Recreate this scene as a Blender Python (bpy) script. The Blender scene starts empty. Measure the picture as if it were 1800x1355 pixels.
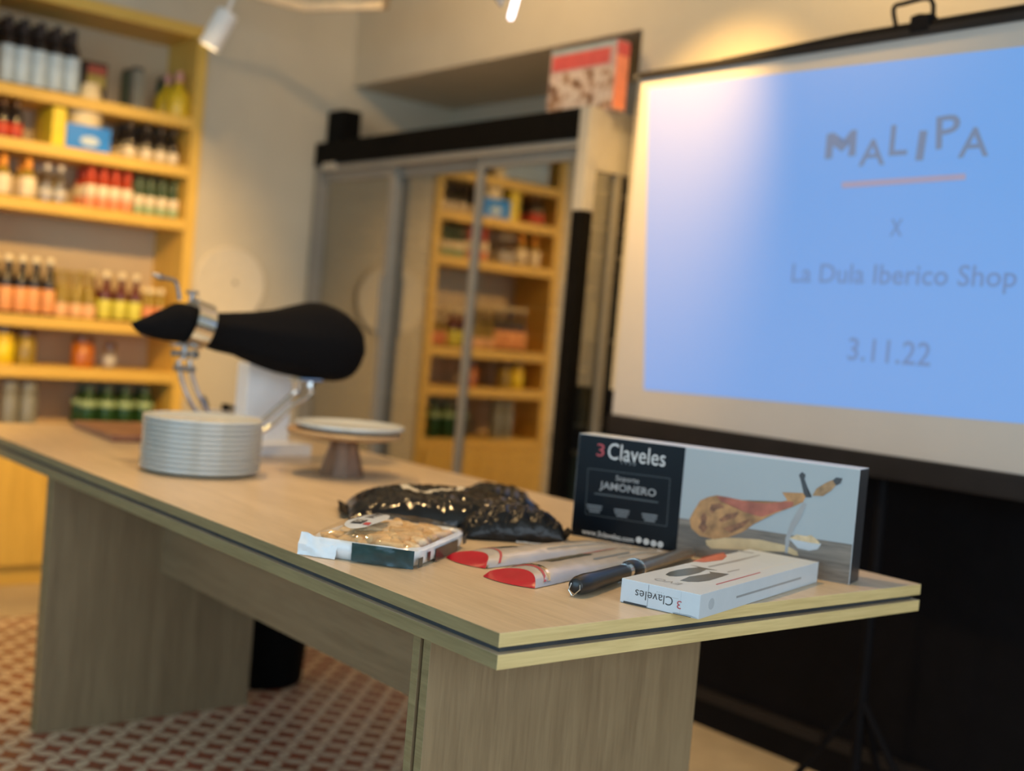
import bpy, bmesh, math, random
from mathutils import Vector, Matrix, noise

# ------------------------------------------------------------------ camera
SC = bpy.context.scene
COL = SC.collection
W_PX, H_PX, F_PX = 1800.0, 1355.0, 2113.0
CX, CY = W_PX / 2, H_PX / 2
VPX, VPY = (3461.0, 812.0), (-832.0, 443.0)        # vanishing points of the table's short and long edges
ax = Vector((VPX[0] - CX, VPX[1] - CY, F_PX)).normalized()
ay = Vector((VPY[0] - CX, VPY[1] - CY, F_PX)); ay = (ay - ax * ax.dot(ay)).normalized()
az = ax.cross(ay)
CAM = Vector((0.0, 0.0, 1.14))
RIGHT = Vector((ax.x, ay.x, az.x)); DOWN = Vector((ax.y, ay.y, az.y)); FWD = Vector((ax.z, ay.z, az.z))
cd = bpy.data.cameras.new('camera'); cam = bpy.data.objects.new('camera', cd); COL.objects.link(cam)
cd.sensor_width = 36.0; cd.lens = F_PX / W_PX * 36.0; cd.clip_start = 0.05; cd.clip_end = 60
M = Matrix.Identity(4)
for i, v in enumerate((RIGHT, -DOWN, -FWD)):
    for k in range(3): M[k][i] = v[k]
M.translation = CAM
cam.matrix_world = M
cd.dof.use_dof = True; cd.dof.focus_distance = 1.85; cd.dof.aperture_fstop = 1.85
SC.camera = cam

def ray(u, v):
    return RIGHT * ((u - CX) / F_PX) + DOWN * ((v - CY) / F_PX) + FWD
def at(u, v, axis, val):                            # photo pixel -> point on an axis plane
    d = ray(u, v); return CAM + d * ((val - CAM[axis]) / d[axis])
def atp(u, v, p0, n):                               # photo pixel -> point on any plane
    d = ray(u, v); return CAM + d * ((p0 - CAM).dot(n) / d.dot(n))

# ------------------------------------------------------------------ light and exposure
SC.view_settings.view_transform = 'Standard'; SC.view_settings.look = 'None'
SC.view_settings.gamma = 1.0; SC.view_settings.use_curve_mapping = False
SC.view_settings.exposure = 0.0
wd = bpy.data.worlds.new('world'); SC.world = wd; wd.use_nodes = True
wd.node_tree.nodes['Background'].inputs[0].default_value = (0.55, 0.68, 0.9, 1)
wd.node_tree.nodes['Background'].inputs[1].default_value = 0.35

def area(name, loc, target, sx, sy, energy, color):
    l = bpy.data.lights.new(name, 'AREA'); l.shape = 'RECTANGLE'; l.size = sx; l.size_y = sy
    l.energy = energy; l.color = color
    o = bpy.data.objects.new(name, l); COL.objects.link(o); o.location = loc
    o.rotation_euler = (Vector(target) - Vector(loc)).to_track_quat('-Z', 'Y').to_euler(); return o
def spot(name, loc, target, energy, color, angle, blend, radius=0.03):
    l = bpy.data.lights.new(name, 'SPOT'); l.energy = energy; l.color = color
    l.spot_size = math.radians(angle); l.spot_blend = blend; l.shadow_soft_size = radius
    o = bpy.data.objects.new(name, l); COL.objects.link(o); o.location = loc
    o.rotation_euler = (Vector(target) - Vector(loc)).to_track_quat('-Z', 'Y').to_euler(); return o
WARM = (1.0, 0.64, 0.28)
# daylight through the shop window in the left wall
area('daylight_window', (-2.12, 1.0, 1.5), (3, 1.0, 1.2), 3.4, 1.9, 70, (0.48, 0.77, 1.0))
# fill light added behind the camera, outside an added shop-front window
area('shopfront_fill', (0.4, -2.32, 1.45), (0.4, 3.0, 1.2), 3.6, 2.1, 108, (0.76, 0.88, 1.0))

# ------------------------------------------------------------------ materials
MATS = {}
def nodes(name):
    m = bpy.data.materials.new(name); m.use_nodes = True; MATS[name] = m
    nt = m.node_tree; return m, nt, nt.nodes['Principled BSDF']
def N(nt, t, **kw):
    n = nt.nodes.new(t)
    for k, v in kw.items():
        if k.startswith('i_'): n.inputs[k[2:]].default_value = v
        else: setattr(n, k, v)
    return n
def plain(name, col, rough=0.5, metal=0.0, var=0.12, scale=30.0, bump=0.0, emit=None, es=0.0, coat=0.0, stretch=None, sheen=0.0, spec=0.5):
    m, nt, b = nodes(name); b.inputs['Specular IOR Level'].default_value = spec
    b.inputs['Roughness'].default_value = rough; b.inputs['Metallic'].default_value = metal
    if coat: b.inputs['Coat Weight'].default_value = coat; b.inputs['Coat Roughness'].default_value = 0.08
    if sheen: b.inputs['Sheen Weight'].default_value = sheen
    tc = N(nt, 'ShaderNodeTexCoord'); no = N(nt, 'ShaderNodeTexNoise'); no.inputs['Scale'].default_value = scale
    no.inputs['Detail'].default_value = 4
    src = tc.outputs['Object']
    if stretch:
        mp = N(nt, 'ShaderNodeMapping'); mp.inputs['Scale'].default_value = stretch
        nt.links.new(src, mp.inputs[0]); src = mp.outputs[0]
    nt.links.new(src, no.inputs['Vector'])
    r = N(nt, 'ShaderNodeValToRGB'); c = Vector(col[:3])
    r.color_ramp.elements[0].position = 0.3; r.color_ramp.elements[1].position = 0.7
    r.color_ramp.elements[0].color = (*(c * (1 - var)), 1)
    r.color_ramp.elements[1].color = (*[min(1, x * (1 + var)) for x in c], 1)
    nt.links.new(no.outputs['Fac'], r.inputs[0]); nt.links.new(r.outputs[0], b.inputs['Base Color'])
    if bump:
        bp = N(nt, 'ShaderNodeBump'); bp.inputs['Strength'].default_value = bump; bp.inputs['Distance'].default_value = 0.01
        nt.links.new(no.outputs['Fac'], bp.inputs['Height']); nt.links.new(bp.outputs[0], b.inputs['Normal'])
    if emit:
        b.inputs['Emission Color'].default_value = (*emit, 1); b.inputs['Emission Strength'].default_value = es
    return m
def wood(name, c1, c2, scale, rough=0.45):          # scale: stretch of the grain per axis
    m, nt, b = nodes(name); b.inputs['Roughness'].default_value = rough
    tc = N(nt, 'ShaderNodeTexCoord'); mp = N(nt, 'ShaderNodeMapping'); mp.inputs['Scale'].default_value = scale
    nt.links.new(tc.outputs['Object'], mp.inputs[0])
    a = N(nt, 'ShaderNodeTexNoise'); a.inputs['Scale'].default_value = 1.0; a.inputs['Detail'].default_value = 6
    a.inputs['Distortion'].default_value = 0.6
    f = N(nt, 'ShaderNodeTexNoise'); f.inputs['Scale'].default_value = 5.0; f.inputs['Detail'].default_value = 3
    nt.links.new(mp.outputs[0], a.inputs['Vector']); nt.links.new(mp.outputs[0], f.inputs['Vector'])
    ad = N(nt, 'ShaderNodeMath', operation='MULTIPLY_ADD'); ad.inputs[1].default_value = 0.55
    h = N(nt, 'ShaderNodeMath', operation='MULTIPLY'); h.inputs[1].default_value = 0.45
    nt.links.new(f.outputs['Fac'], h.inputs[0]); nt.links.new(a.outputs['Fac'], ad.inputs[0]); nt.links.new(h.outputs[0], ad.inputs[2])
    r = N(nt, 'ShaderNodeValToRGB'); r.color_ramp.elements[0].position = 0.36; r.color_ramp.elements[1].position = 0.62
    r.color_ramp.elements[0].color = (*c1, 1); r.color_ramp.elements[1].color = (*c2, 1)
    nt.links.new(ad.outputs[0], r.inputs[0]); nt.links.new(r.outputs[0], b.inputs['Base Color'])
    bp = N(nt, 'ShaderNodeBump'); bp.inputs['Strength'].default_value = 0.12; bp.inputs['Distance'].default_value = 0.004
    nt.links.new(ad.outputs[0], bp.inputs['Height']); nt.links.new(bp.outputs[0], b.inputs['Normal'])
    return m
def glassy(name, tint, fac, rough=0.02, bump=0.0, gloss=(1, 1, 1)):   # thin coated glass or clear film
    m, nt, b = nodes(name); out = nt.nodes['Material Output']; nt.nodes.remove(b)
    t = N(nt, 'ShaderNodeBsdfTransparent'); t.inputs[0].default_value = (*tint, 1)
    g = N(nt, 'ShaderNodeBsdfGlossy'); g.inputs['Roughness'].default_value = rough; g.inputs[0].default_value = (*gloss, 1)
    mx = N(nt, 'ShaderNodeMixShader'); mx.inputs[0].default_value = fac
    nt.links.new(t.outputs[0], mx.inputs[1]); nt.links.new(g.outputs[0], mx.inputs[2]); nt.links.new(mx.outputs[0], out.inputs[0])
    if bump:
        tc = N(nt, 'ShaderNodeTexCoord'); no = N(nt, 'ShaderNodeTexNoise'); no.inputs['Scale'].default_value = 28
        no.inputs['Detail'].default_value = 3
        bp = N(nt, 'ShaderNodeBump'); bp.inputs['Strength'].default_value = bump; bp.inputs['Distance'].default_value = 0.01
        nt.links.new(tc.outputs['Object'], no.inputs['Vector']); nt.links.new(no.outputs['Fac'], bp.inputs['Height'])
        nt.links.new(bp.outputs[0], g.inputs['Normal'])
    return m
plain('wall_paint', (0.56, 0.49, 0.365), 0.85, var=0.03, scale=6)
plain('ceiling_paint', (0.70, 0.66, 0.58), 0.9, var=0.03, scale=6)
plain('black_paint', (0.004, 0.0035, 0.0045), 0.7, var=0.2, scale=12, spec=0.12)
plain('black_trim', (0.016, 0.013, 0.012), 0.5, var=0.2, scale=12, spec=0.25)
plain('floor_cream', (0.56, 0.45, 0.29), 0.35, var=0.08, scale=14)
plain('grout', (0.25, 0.19, 0.14), 0.9, var=0.15, scale=60)
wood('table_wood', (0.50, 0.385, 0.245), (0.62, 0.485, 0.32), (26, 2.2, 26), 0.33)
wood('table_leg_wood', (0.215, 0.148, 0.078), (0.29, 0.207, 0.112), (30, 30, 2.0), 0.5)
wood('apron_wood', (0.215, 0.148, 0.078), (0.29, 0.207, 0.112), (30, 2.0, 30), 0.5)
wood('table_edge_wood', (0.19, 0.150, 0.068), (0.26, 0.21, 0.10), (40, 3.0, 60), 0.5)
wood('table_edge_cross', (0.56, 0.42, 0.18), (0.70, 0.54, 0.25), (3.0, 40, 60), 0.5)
plain('gap_strip', (0.035, 0.04, 0.045), 0.5, var=0.2)
wood('shelf_wood', (0.66, 0.40, 0.070), (0.80, 0.51, 0.100), (2.0, 20, 24), 0.5)
wood('shelf_side_wood', (0.64, 0.39, 0.068), (0.79, 0.50, 0.095), (24, 24, 2.0), 0.5)
plain('shelf_back', (0.58, 0.45, 0.29), 0.8, var=0.04, scale=5)
plain('white_metal', (0.80, 0.78, 0.74), 0.45, var=0.03)
plain('cream_wood', (0.78, 0.63, 0.42), 0.5, var=0.08)
plain('lamp_tube', (0.9, 0.85, 0.88), 0.4, var=0.0, emit=(1.0, 0.86, 0.90), es=3.2)
plain('lamp_lens', (0.9, 0.8, 0.6), 0.4, var=0.0, emit=(1.0, 0.75, 0.42), es=6.0)
plain('fridge_black', (0.006, 0.005, 0.004), 0.6, var=0.2, spec=0.06)
plain('fridge_grey', (0.30, 0.27, 0.22), 0.5, var=0.06)
plain('fridge_beige', (0.50, 0.45, 0.36), 0.45, var=0.05)
plain('fridge_inside', (0.20, 0.19, 0.17), 0.6, var=0.1)
plain('fridge_shelf', (0.42, 0.40, 0.36), 0.5, var=0.08)
glassy('fridge_glass', (0.62, 0.59, 0.52), 0.40, 0.015, gloss=(0.92, 0.88, 0.80))
glassy('window_glass', (0.97, 0.98, 0.98), 0.04, 0.01)
glassy('fridge_side_glass', (0.72, 0.72, 0.68), 0.22, 0.02)
plain('chrome', (0.78, 0.77, 0.75), 0.12, metal=1.0, var=0.03)
plain('steel', (0.34, 0.33, 0.32), 0.38, metal=1.0, var=0.08, scale=80)
plain('dark_steel', (0.16, 0.16, 0.16), 0.3, metal=0.9, var=0.1)
plain('cloth_black', (0.005, 0.0045, 0.005), 0.9, var=0.25, scale=160, bump=0.15, spec=0.12)
plain('porcelain', (0.49, 0.50, 0.47), 0.22, var=0.02, coat=0.3)
wood('walnut', (0.16, 0.085, 0.045), (0.28, 0.155, 0.085), (20, 20, 2.5), 0.45)
wood('cake_disc_wood', (0.34, 0.20, 0.09), (0.48, 0.31, 0.15), (3, 30, 30), 0.45)
wood('red_board_wood', (0.20, 0.085, 0.055), (0.32, 0.15, 0.09), (30, 3, 30), 0.4)
plain('white_card', (0.56, 0.61, 0.66), 0.32, var=0.02)
plain('white_board', (0.86, 0.86, 0.86), 0.4, var=0.02)
plain('black_print', (0.004, 0.006, 0.009), 0.25, var=0.1, scale=4, spec=0.14)
plain('grey_print', (0.30, 0.31, 0.32), 0.4, var=0.05)
plain('dim_print', (0.045, 0.055, 0.060), 0.3, var=0.05)
plain('mid_print', (0.16, 0.18, 0.20), 0.3, var=0.05)
plain('dark_print', (0.035, 0.035, 0.038), 0.35, var=0.05)
plain('olive_print', (0.085, 0.085, 0.065), 0.25, var=0.15)
plain('white_print', (0.62, 0.64, 0.65), 0.4, var=0.03)
plain('red_print', (0.42, 0.05, 0.06), 0.35, var=0.08)
plain('sky_print', (0.32, 0.37, 0.40), 0.35, var=0.03, scale=3)
wood('plank_print', (0.10, 0.085, 0.07), (0.21, 0.18, 0.15), (4, 4, 46), 0.4)
plain('ham_tan_print', (0.36, 0.19, 0.07), 0.4, var=0.45, scale=40)
plain('ham_red_print', (0.34, 0.10, 0.06), 0.4, var=0.3, scale=40)
plain('ham_dark_print', (0.10, 0.04, 0.03), 0.4, var=0.3, scale=60)
plain('ham_shade_print', (0.20, 0.085, 0.035), 0.4, var=0.5, scale=70)
plain('hoof_print', (0.30, 0.18, 0.08), 0.4, var=0.3, scale=80)
plain('board_print', (0.50, 0.37, 0.20), 0.4, var=0.15, scale=30)
plain('bowl_print', (0.42, 0.46, 0.50), 0.4, var=0.06)
plain('chips_print', (0.55, 0.42, 0.25), 0.4, var=0.2, scale=90)
plain('slices_print', (0.50, 0.13, 0.07), 0.4, var=0.3, scale=90)
plain('plastic_black', (0.006, 0.0065, 0.007), 0.13, var=0.3, scale=26, bump=0.35, spec=0.4)
plain('plastic_black_dull', (0.006, 0.006, 0.0065), 0.28, var=0.3, scale=30, bump=0.5, spec=0.3)
plain('plastic_white', (0.72, 0.74, 0.76), 0.25, var=0.05, scale=20, bump=0.2)
plain('label_green', (0.012, 0.035, 0.035), 0.2, var=0.35, scale=24, bump=0.2)
plain('label_brown', (0.055, 0.035, 0.030), 0.3, var=0.2)
glassy('clear_film', (0.96, 0.94, 0.90), 0.10, 0.10, bump=0.45)
plain('bread', (0.66, 0.44, 0.22), 0.6, var=0.25, scale=45, bump=0.1)
plain('bread_pale', (0.78, 0.60, 0.38), 0.6, var=0.2, scale=45, bump=0.1)
plain('sleeve_foil', (0.56, 0.51, 0.46), 0.24, var=0.06, scale=18, bump=0.15, metal=0.3)
plain('sleeve_red', (0.40, 0.003, 0.018), 0.3, var=0.12, scale=20, spec=0.25)
plain('handle_black', (0.014, 0.014, 0.015), 0.30, var=0.15)
plain('screen_fabric', (0.54, 0.49, 0.44), 0.7, var=0.02, scale=5)
plain('slide_glow', (0.27, 0.26, 0.245), 0.6, var=0.0, emit=(0.02, 0.235, 0.70), es=0.88, spec=0.2)  # projector light put into the glow, lettering too; base darker than bare fabric
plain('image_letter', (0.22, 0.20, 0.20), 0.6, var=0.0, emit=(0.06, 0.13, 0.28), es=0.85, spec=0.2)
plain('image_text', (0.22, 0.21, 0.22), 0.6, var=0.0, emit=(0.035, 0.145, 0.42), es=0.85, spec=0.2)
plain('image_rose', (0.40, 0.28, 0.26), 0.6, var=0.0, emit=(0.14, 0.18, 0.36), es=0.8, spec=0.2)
plain('disc_pale', (0.68, 0.60, 0.46), 0.6, var=0.03)
plain('bin_black', (0.003, 0.003, 0.003), 0.7, var=0.2, spec=0.1)
# goods on the shelves
for nm, c, r in [('g_dark', (0.016, 0.012, 0.012), .2), ('g_redwine', (0.10, 0.010, 0.008), .2), ('g_red', (0.42, 0.045, 0.010), .25),
                 ('g_green', (0.045, 0.085, 0.040), .2), ('g_darkgreen', (0.020, 0.060, 0.012), .2), ('g_yellow', (0.72, 0.48, 0.02), .3),
                 ('g_olive', (0.30, 0.20, 0.02), .25), ('g_amber', (0.46, 0.13, 0.01), .25), ('g_brown', (0.10, 0.04, 0.015), .3),
                 ('g_grey', (0.24, 0.23, 0.18), .3), ('c_cream', (0.78, 0.66, 0.42), .4), ('c_dark', (0.03, 0.02, 0.02), .4),
                 ('c_orange', (0.85, 0.33, 0.03), .4), ('c_pink', (0.70, 0.34, 0.28), .4), ('c_green', (0.06, 0.10, 0.05), .35),
                 ('l_blue', (0.52, 0.62, 0.68), .5), ('l_cream', (0.82, 0.68, 0.46), .5), ('l_orange', (0.80, 0.36, 0.13), .5),
                 ('l_red', (0.55, 0.06, 0.02), .5), ('l_lime', (0.68, 0.62, 0.08), .5), ('l_salmon', (0.76, 0.28, 0.12), .5),
                 ('l_peach', (0.80, 0.46, 0.22), .5), ('l_mint', (0.34, 0.45, 0.22), .5), ('b_blue', (0.01, 0.22, 0.72), .35),
                 ('b_yellow', (0.80, 0.60, 0.01), .35), ('b_cream', (0.80, 0.64, 0.36), .5), ('carton_brown', (0.36, 0.25, 0.14), .7),
                 ('tray_pale', (0.50, 0.46, 0.40), .5), ('b_mustard', (0.40, 0.30, 0.06), .5), ('b_rust', (0.36, 0.07, 0.04), .5),
                 ('book_pink', (0.52, 0.34, 0.30), .5), ('book_red', (0.62, 0.09, 0.08), .5), ('book_orange', (0.86, 0.27, 0.14), .5),
                 ('book_cream', (0.66, 0.52, 0.36), .5), ('book_brown', (0.30, 0.16, 0.07), .5), ('book_teal', (0.30, 0.42, 0.44), .5)]:
    plain(nm, c, r, var=0.10, scale=25)
def figure_print():
    m, nt, b = nodes('figure_print'); b.inputs['Roughness'].default_value = 0.45
    tc = N(nt, 'ShaderNodeTexCoord'); no = N(nt, 'ShaderNodeTexNoise'); no.inputs['Scale'].default_value = 22; no.inputs['Detail'].default_value = 2
    nt.links.new(tc.outputs['Object'], no.inputs['Vector']); r = N(nt, 'ShaderNodeValToRGB'); e = r.color_ramp.elements
    e[0].position = .30; e[0].color = (0.12, 0.06, 0.04, 1); e[1].position = .70; e[1].color = (0.55, 0.36, 0.31, 1)
    for p_, c_ in ((.42, (0.36, 0.19, 0.09, 1)), (.50, (0.62, 0.46, 0.36, 1)), (.58, (0.70, 0.58, 0.46, 1))):
        q = e.new(p_); q.color = c_
    nt.links.new(no.outputs['Fac'], r.inputs[0]); nt.links.new(r.outputs[0], b.inputs['Base Color'])
figure_print()
glassy('clear_glass', (0.86, 0.80, 0.62), 0.16, 0.05)

def tile_material():                                # cement tile: pale petals between terracotta concave squares
    m, nt, b = nodes('petal_tile'); b.inputs['Roughness'].default_value = 0.42
    S = 0.0745
    g = N(nt, 'ShaderNodeNewGeometry'); sp = N(nt, 'ShaderNodeSeparateXYZ'); nt.links.new(g.outputs['Position'], sp.inputs[0])
    def mth(op, a, bb=None, c=None):
        n = N(nt, 'ShaderNodeMath', operation=op)
        for i, x in enumerate((a, bb, c)):
            if x is None: continue
            if isinstance(x, (int, float)): n.inputs[i].default_value = x
            else: nt.links.new(x, n.inputs[i])
        return n.outputs[0]
    # lattice at 45 degrees to the walls; a lattice node lies at (1.5535, 2.6915)
    x0 = mth('SUBTRACT', sp.outputs[0], 1.5535); y0 = mth('SUBTRACT', sp.outputs[1], 2.6915)
    u = mth('MULTIPLY', mth('ADD', x0, y0), 0.70711 / S); v = mth('MULTIPLY', mth('SUBTRACT', x0, y0), 0.70711 / S)
    fu = mth('FRACT', mth('ADD', u, 40.0)); fv = mth('FRACT', mth('ADD', v, 40.0))
    def dist(cu, cv):
        a = mth('POWER', mth('SUBTRACT', fu, cu), 2.0); c = mth('POWER', mth('SUBTRACT', fv, cv), 2.0)
        return mth('SQRT', mth('ADD', a, c))
    ds = [dist(.5, -.5), dist(.5, 1.5), dist(-.5, .5), dist(1.5, .5)]
    d = mth('MINIMUM', mth('MINIMUM', ds[0], ds[1]), mth('MINIMUM', ds[2], ds[3]))
    mask = mth('LESS_THAN', d, 0.697)
    oi = N(nt, 'ShaderNodeObjectInfo'); no = N(nt, 'ShaderNodeTexNoise'); no.inputs['Scale'].default_value = 9
    nt.links.new(g.outputs['Position'], no.inputs['Vector'])
    red = N(nt, 'ShaderNodeMix', data_type='RGBA'); red.inputs[6].default_value = (0.34, 0.082, 0.046, 1); red.inputs[7].default_value = (0.25, 0.10, 0.045, 1)
    mm = mth('MULTIPLY_ADD', oi.outputs['Random'], 0.6, mth('MULTIPLY', no.outputs['Fac'], 0.4)); nt.links.new(mm, red.inputs[0])
    mix = N(nt, 'ShaderNodeMix', data_type='RGBA'); mix.inputs[7].default_value = (0.70, 0.55, 0.38, 1)
    nt.links.new(mask, mix.inputs[0]); nt.links.new(red.outputs[2], mix.inputs[6]); nt.links.new(mix.outputs[2], b.inputs['Base Color'])
tile_material()
def logo_bag_material():                            # black bag with a printed cream ring and gold panel (object space)
    m = plain('plastic_black_logo', (0.006, 0.0065, 0.007), 0.13, var=0.3, scale=26, bump=0.3, spec=0.4)
    nt = m.node_tree; b = nt.nodes['Principled BSDF']; old = b.inputs['Base Color'].links[0].from_socket
    tc = N(nt, 'ShaderNodeTexCoord'); mp = N(nt, 'ShaderNodeMapping')
    mp.inputs['Location'].default_value = (0.020 / 0.062, -0.030 / 0.062, 0); mp.inputs['Scale'].default_value = (1 / 0.062, 1 / 0.062, 0)
    nt.links.new(tc.outputs['Object'], mp.inputs[0])
    ln = N(nt, 'ShaderNodeVectorMath', operation='LENGTH'); nt.links.new(mp.outputs[0], ln.inputs[0])
    a = N(nt, 'ShaderNodeMath', operation='COMPARE'); a.inputs[1].default_value = 1.0; a.inputs[2].default_value = 0.13
    nt.links.new(ln.outputs['Value'], a.inputs[0])
    mx = N(nt, 'ShaderNodeMix', data_type='RGBA'); mx.inputs[7].default_value = (0.62, 0.55, 0.42, 1)
    nt.links.new(a.outputs[0], mx.inputs[0]); nt.links.new(old, mx.inputs[6]); nt.links.new(mx.outputs[2], b.inputs['Base Color'])
logo_bag_material()

# ------------------------------------------------------------------ mesh helpers
def finish(name, bm, mat, parent=None, smooth=False, loc=None, kind=None):
    bmesh.ops.recalc_face_normals(bm, faces=bm.faces)
    me = bpy.data.meshes.new(name); bm.to_mesh(me); bm.free()
    if smooth:
        for p in me.polygons: p.use_smooth = True
        try: me.set_sharp_from_angle(angle=math.radians(40))
        except Exception: pass
    return link(name, me, mat, parent, loc, kind)
def link(name, me, mat, parent=None, loc=None, kind=None):
    if mat and not me.materials: me.materials.append(MATS[mat])
    o = bpy.data.objects.new(name, me); COL.objects.link(o)
    if loc is not None: o.location = loc
    if parent: o.parent = parent
    if kind: o['kind'] = kind
    return o
def tag(o, label, cat, group=None):
    o['label'] = label; o['category'] = cat
    if group: o['group'] = group
    return o
def thing(name, label, cat, loc=(0, 0, 0), rz=0.0, group=None):
    o = bpy.data.objects.new(name, None); COL.objects.link(o); o.location = loc; o.rotation_euler = (0, 0, rz)
    o.empty_display_size = 0.05
    return tag(o, label, cat, group)
def box(bm, x0, x1, y0, y1, z0, z1, bev=0.0, mat=None):
    r = bmesh.ops.create_cube(bm, size=1.0)
    vs = r['verts']
    bmesh.ops.scale(bm, vec=(x1 - x0, y1 - y0, z1 - z0), verts=vs)
    bmesh.ops.translate(bm, vec=((x0 + x1) / 2, (y0 + y1) / 2, (z0 + z1) / 2), verts=vs)
    if mat is not None: bmesh.ops.transform(bm, matrix=mat, verts=vs)
    if bev:
        es = list({e for v in vs for e in v.link_edges})
        bmesh.ops.bevel(bm, geom=es, offset=bev, segments=2, affect='EDGES', profile=0.7)
def boxo(name, x0, x1, y0, y1, z0, z1, mat, parent=None, bev=0.0, kind=None):
    bm = bmesh.new(); box(bm, x0, x1, y0, y1, z0, z1, bev); return finish(name, bm, mat, parent, kind=kind)
def lathe(bm, prof, seg=24, mat=None):
    rings = []
    for r, z in prof:
        if r < 1e-6: rings.append([bm.verts.new((0, 0, z))])
        else: rings.append([bm.verts.new((r * math.cos(2 * math.pi * k / seg), r * math.sin(2 * math.pi * k / seg), z)) for k in range(seg)])
    for a, b in zip(rings, rings[1:]):
        for k in range(seg):
            q = [a[k % len(a)], a[(k + 1) % len(a)], b[(k + 1) % len(b)], b[k % len(b)]]
            q = list(dict.fromkeys(q))
            if len(q) > 2: bm.faces.new(q)
    for ring in (rings[0], rings[-1]):
        if len(ring) > 2: bm.faces.new(ring)
    if mat is not None: bmesh.ops.transform(bm, matrix=mat, verts=[v for r in rings for v in r])
def latheo(name, prof, mat, parent=None, seg=24, loc=None, m=None, smooth=True):
    bm = bmesh.new(); lathe(bm, prof, seg, m); return finish(name, bm, mat, parent, smooth, loc)
def tube(bm, pts, rad, seg=10, cap=True):
    pts = [Vector(p) for p in pts]; rings = []; up = None
    for i, p in enumerate(pts):
        t = (pts[min(i + 1, len(pts) - 1)] - pts[max(i - 1, 0)]).normalized()
        if up is None: up = t.orthogonal().normalized()
        up = (up - t * up.dot(t)).normalized(); s = t.cross(up)
        r = rad[i] if isinstance(rad, (list, tuple)) else rad
        rings.append([bm.verts.new(p + (up * math.cos(2 * math.pi * k / seg) + s * math.sin(2 * math.pi * k / seg)) * r) for k in range(seg)])
    for a, b in zip(rings, rings[1:]):
        for k in range(seg): bm.faces.new((a[k], a[(k + 1) % seg], b[(k + 1) % seg], b[k]))
    if cap: bm.faces.new(rings[0]); bm.faces.new(rings[-1])
def tubeo(name, pts, rad, mat, parent=None, seg=10):
    bm = bmesh.new(); tube(bm, pts, rad, seg); return finish(name, bm, mat, parent, True)
def smooth_path(pts, n=6):                          # Catmull-Rom
    pts = [Vector(p) for p in pts]; out = []
    for i in range(len(pts) - 1):
        p0, p1, p2, p3 = pts[max(i - 1, 0)], pts[i], pts[i + 1], pts[min(i + 2, len(pts) - 1)]
        for k in range(n):
            t = k / n
            out.append(0.5 * ((2 * p1) + (p2 - p0) * t + (2 * p0 - 5 * p1 + 4 * p2 - p3) * t * t + (3 * p1 - p0 - 3 * p2 + p3) * t ** 3))
    out.append(pts[-1]); return out
def loft(bm, sections, cap=True):                   # sections: equal-length closed rings of points
    rings = [[bm.verts.new(p) for p in s] for s in sections]; n = len(rings[0])
    for a, b in zip(rings, rings[1:]):
        for k in range(n): bm.faces.new((a[k], a[(k + 1) % n], b[(k + 1) % n], b[k]))
    if cap: bm.faces.new(rings[0]); bm.faces.new(rings[-1])
def plate_poly(name, pts, nrm, mat, parent, thick=0.0004, off=0.0):   # printed flat shape lying on a face
    bm = bmesh.new(); nrm = Vector(nrm).normalized()
    a = [bm.verts.new(Vector(p) + nrm * off) for p in pts]; b = [bm.verts.new(Vector(p) + nrm * (off + thick)) for p in pts]
    bm.faces.new(a); bm.faces.new(b); n = len(pts)
    for k in range(n): bm.faces.new((a[k], a[(k + 1) % n], b[(k + 1) % n], b[k]))
    bmesh.ops.triangulate(bm, faces=[f for f in bm.faces if len(f.verts) > 4])
    return finish(name, bm, mat, parent)
def text_mesh(name, s, mat, parent, origin, right, up, height=None, width=None, align='CENTER', bold=0.0, off=0.0006, glyphs=False):
    cu = bpy.data.curves.new(name, 'FONT'); cu.body = s; cu.size = 1.0; cu.offset = bold; cu.resolution_u = 3
    t = bpy.data.objects.new(name, cu); COL.objects.link(t)
    bpy.context.view_layer.update()
    me = bpy.data.meshes.new_from_object(t.evaluated_get(bpy.context.evaluated_depsgraph_get()))
    bpy.data.objects.remove(t); bpy.data.curves.remove(cu)
    xs = [v.co.x for v in me.vertices]; ys = [v.co.y for v in me.vertices]
    w, h = max(xs) - min(xs), max(ys) - min(ys)
    sy = height / h if height else width / w
    sx = width / w if width else sy
    cx = {'CENTER': (max(xs) + min(xs)) / 2, 'LEFT': min(xs)}[align]; cy = (max(ys) + min(ys)) / 2
    right = Vector(right).normalized(); up = Vector(up).normalized(); nrm = right.cross(up)
    for v in me.vertices:
        v.co = Vector(origin) + right * ((v.co.x - cx) * sx) + up * ((v.co.y - cy) * sy) + nrm * off
    me.materials.clear(); me.name = name
    if not glyphs: return link(name, me, mat, parent)
    bm = bmesh.new(); bm.from_mesh(me); seen, isl = set(), []      # each character its own mesh
    for v0 in bm.verts:
        if v0 in seen: continue
        st_, comp = [v0], []; seen.add(v0)
        while st_:
            v = st_.pop(); comp.append(v)
            for e in v.link_edges:
                w2_ = e.other_vert(v)
                if w2_ not in seen: seen.add(w2_); st_.append(w2_)
        rr_ = [v.co.dot(right) for v in comp]; isl.append([min(rr_), max(rr_), set(comp)])
    isl.sort(key=lambda q: q[0]); grp = []
    for a0, a1, c0 in isl:
        if grp and a0 < grp[-1][1] - 1e-4: grp[-1][1] = max(grp[-1][1], a1); grp[-1][2] |= c0
        else: grp.append([a0, a1, c0])
    for _, _, c0 in grp:
        b3 = bm.copy(); keep = {v.index for v in c0}; b3.verts.ensure_lookup_table()
        bmesh.ops.delete(b3, geom=[v for v in b3.verts if v.index not in keep], context='VERTS'); fin = finish(name, b3, mat, parent)
    bm.free(); return fin
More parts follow.
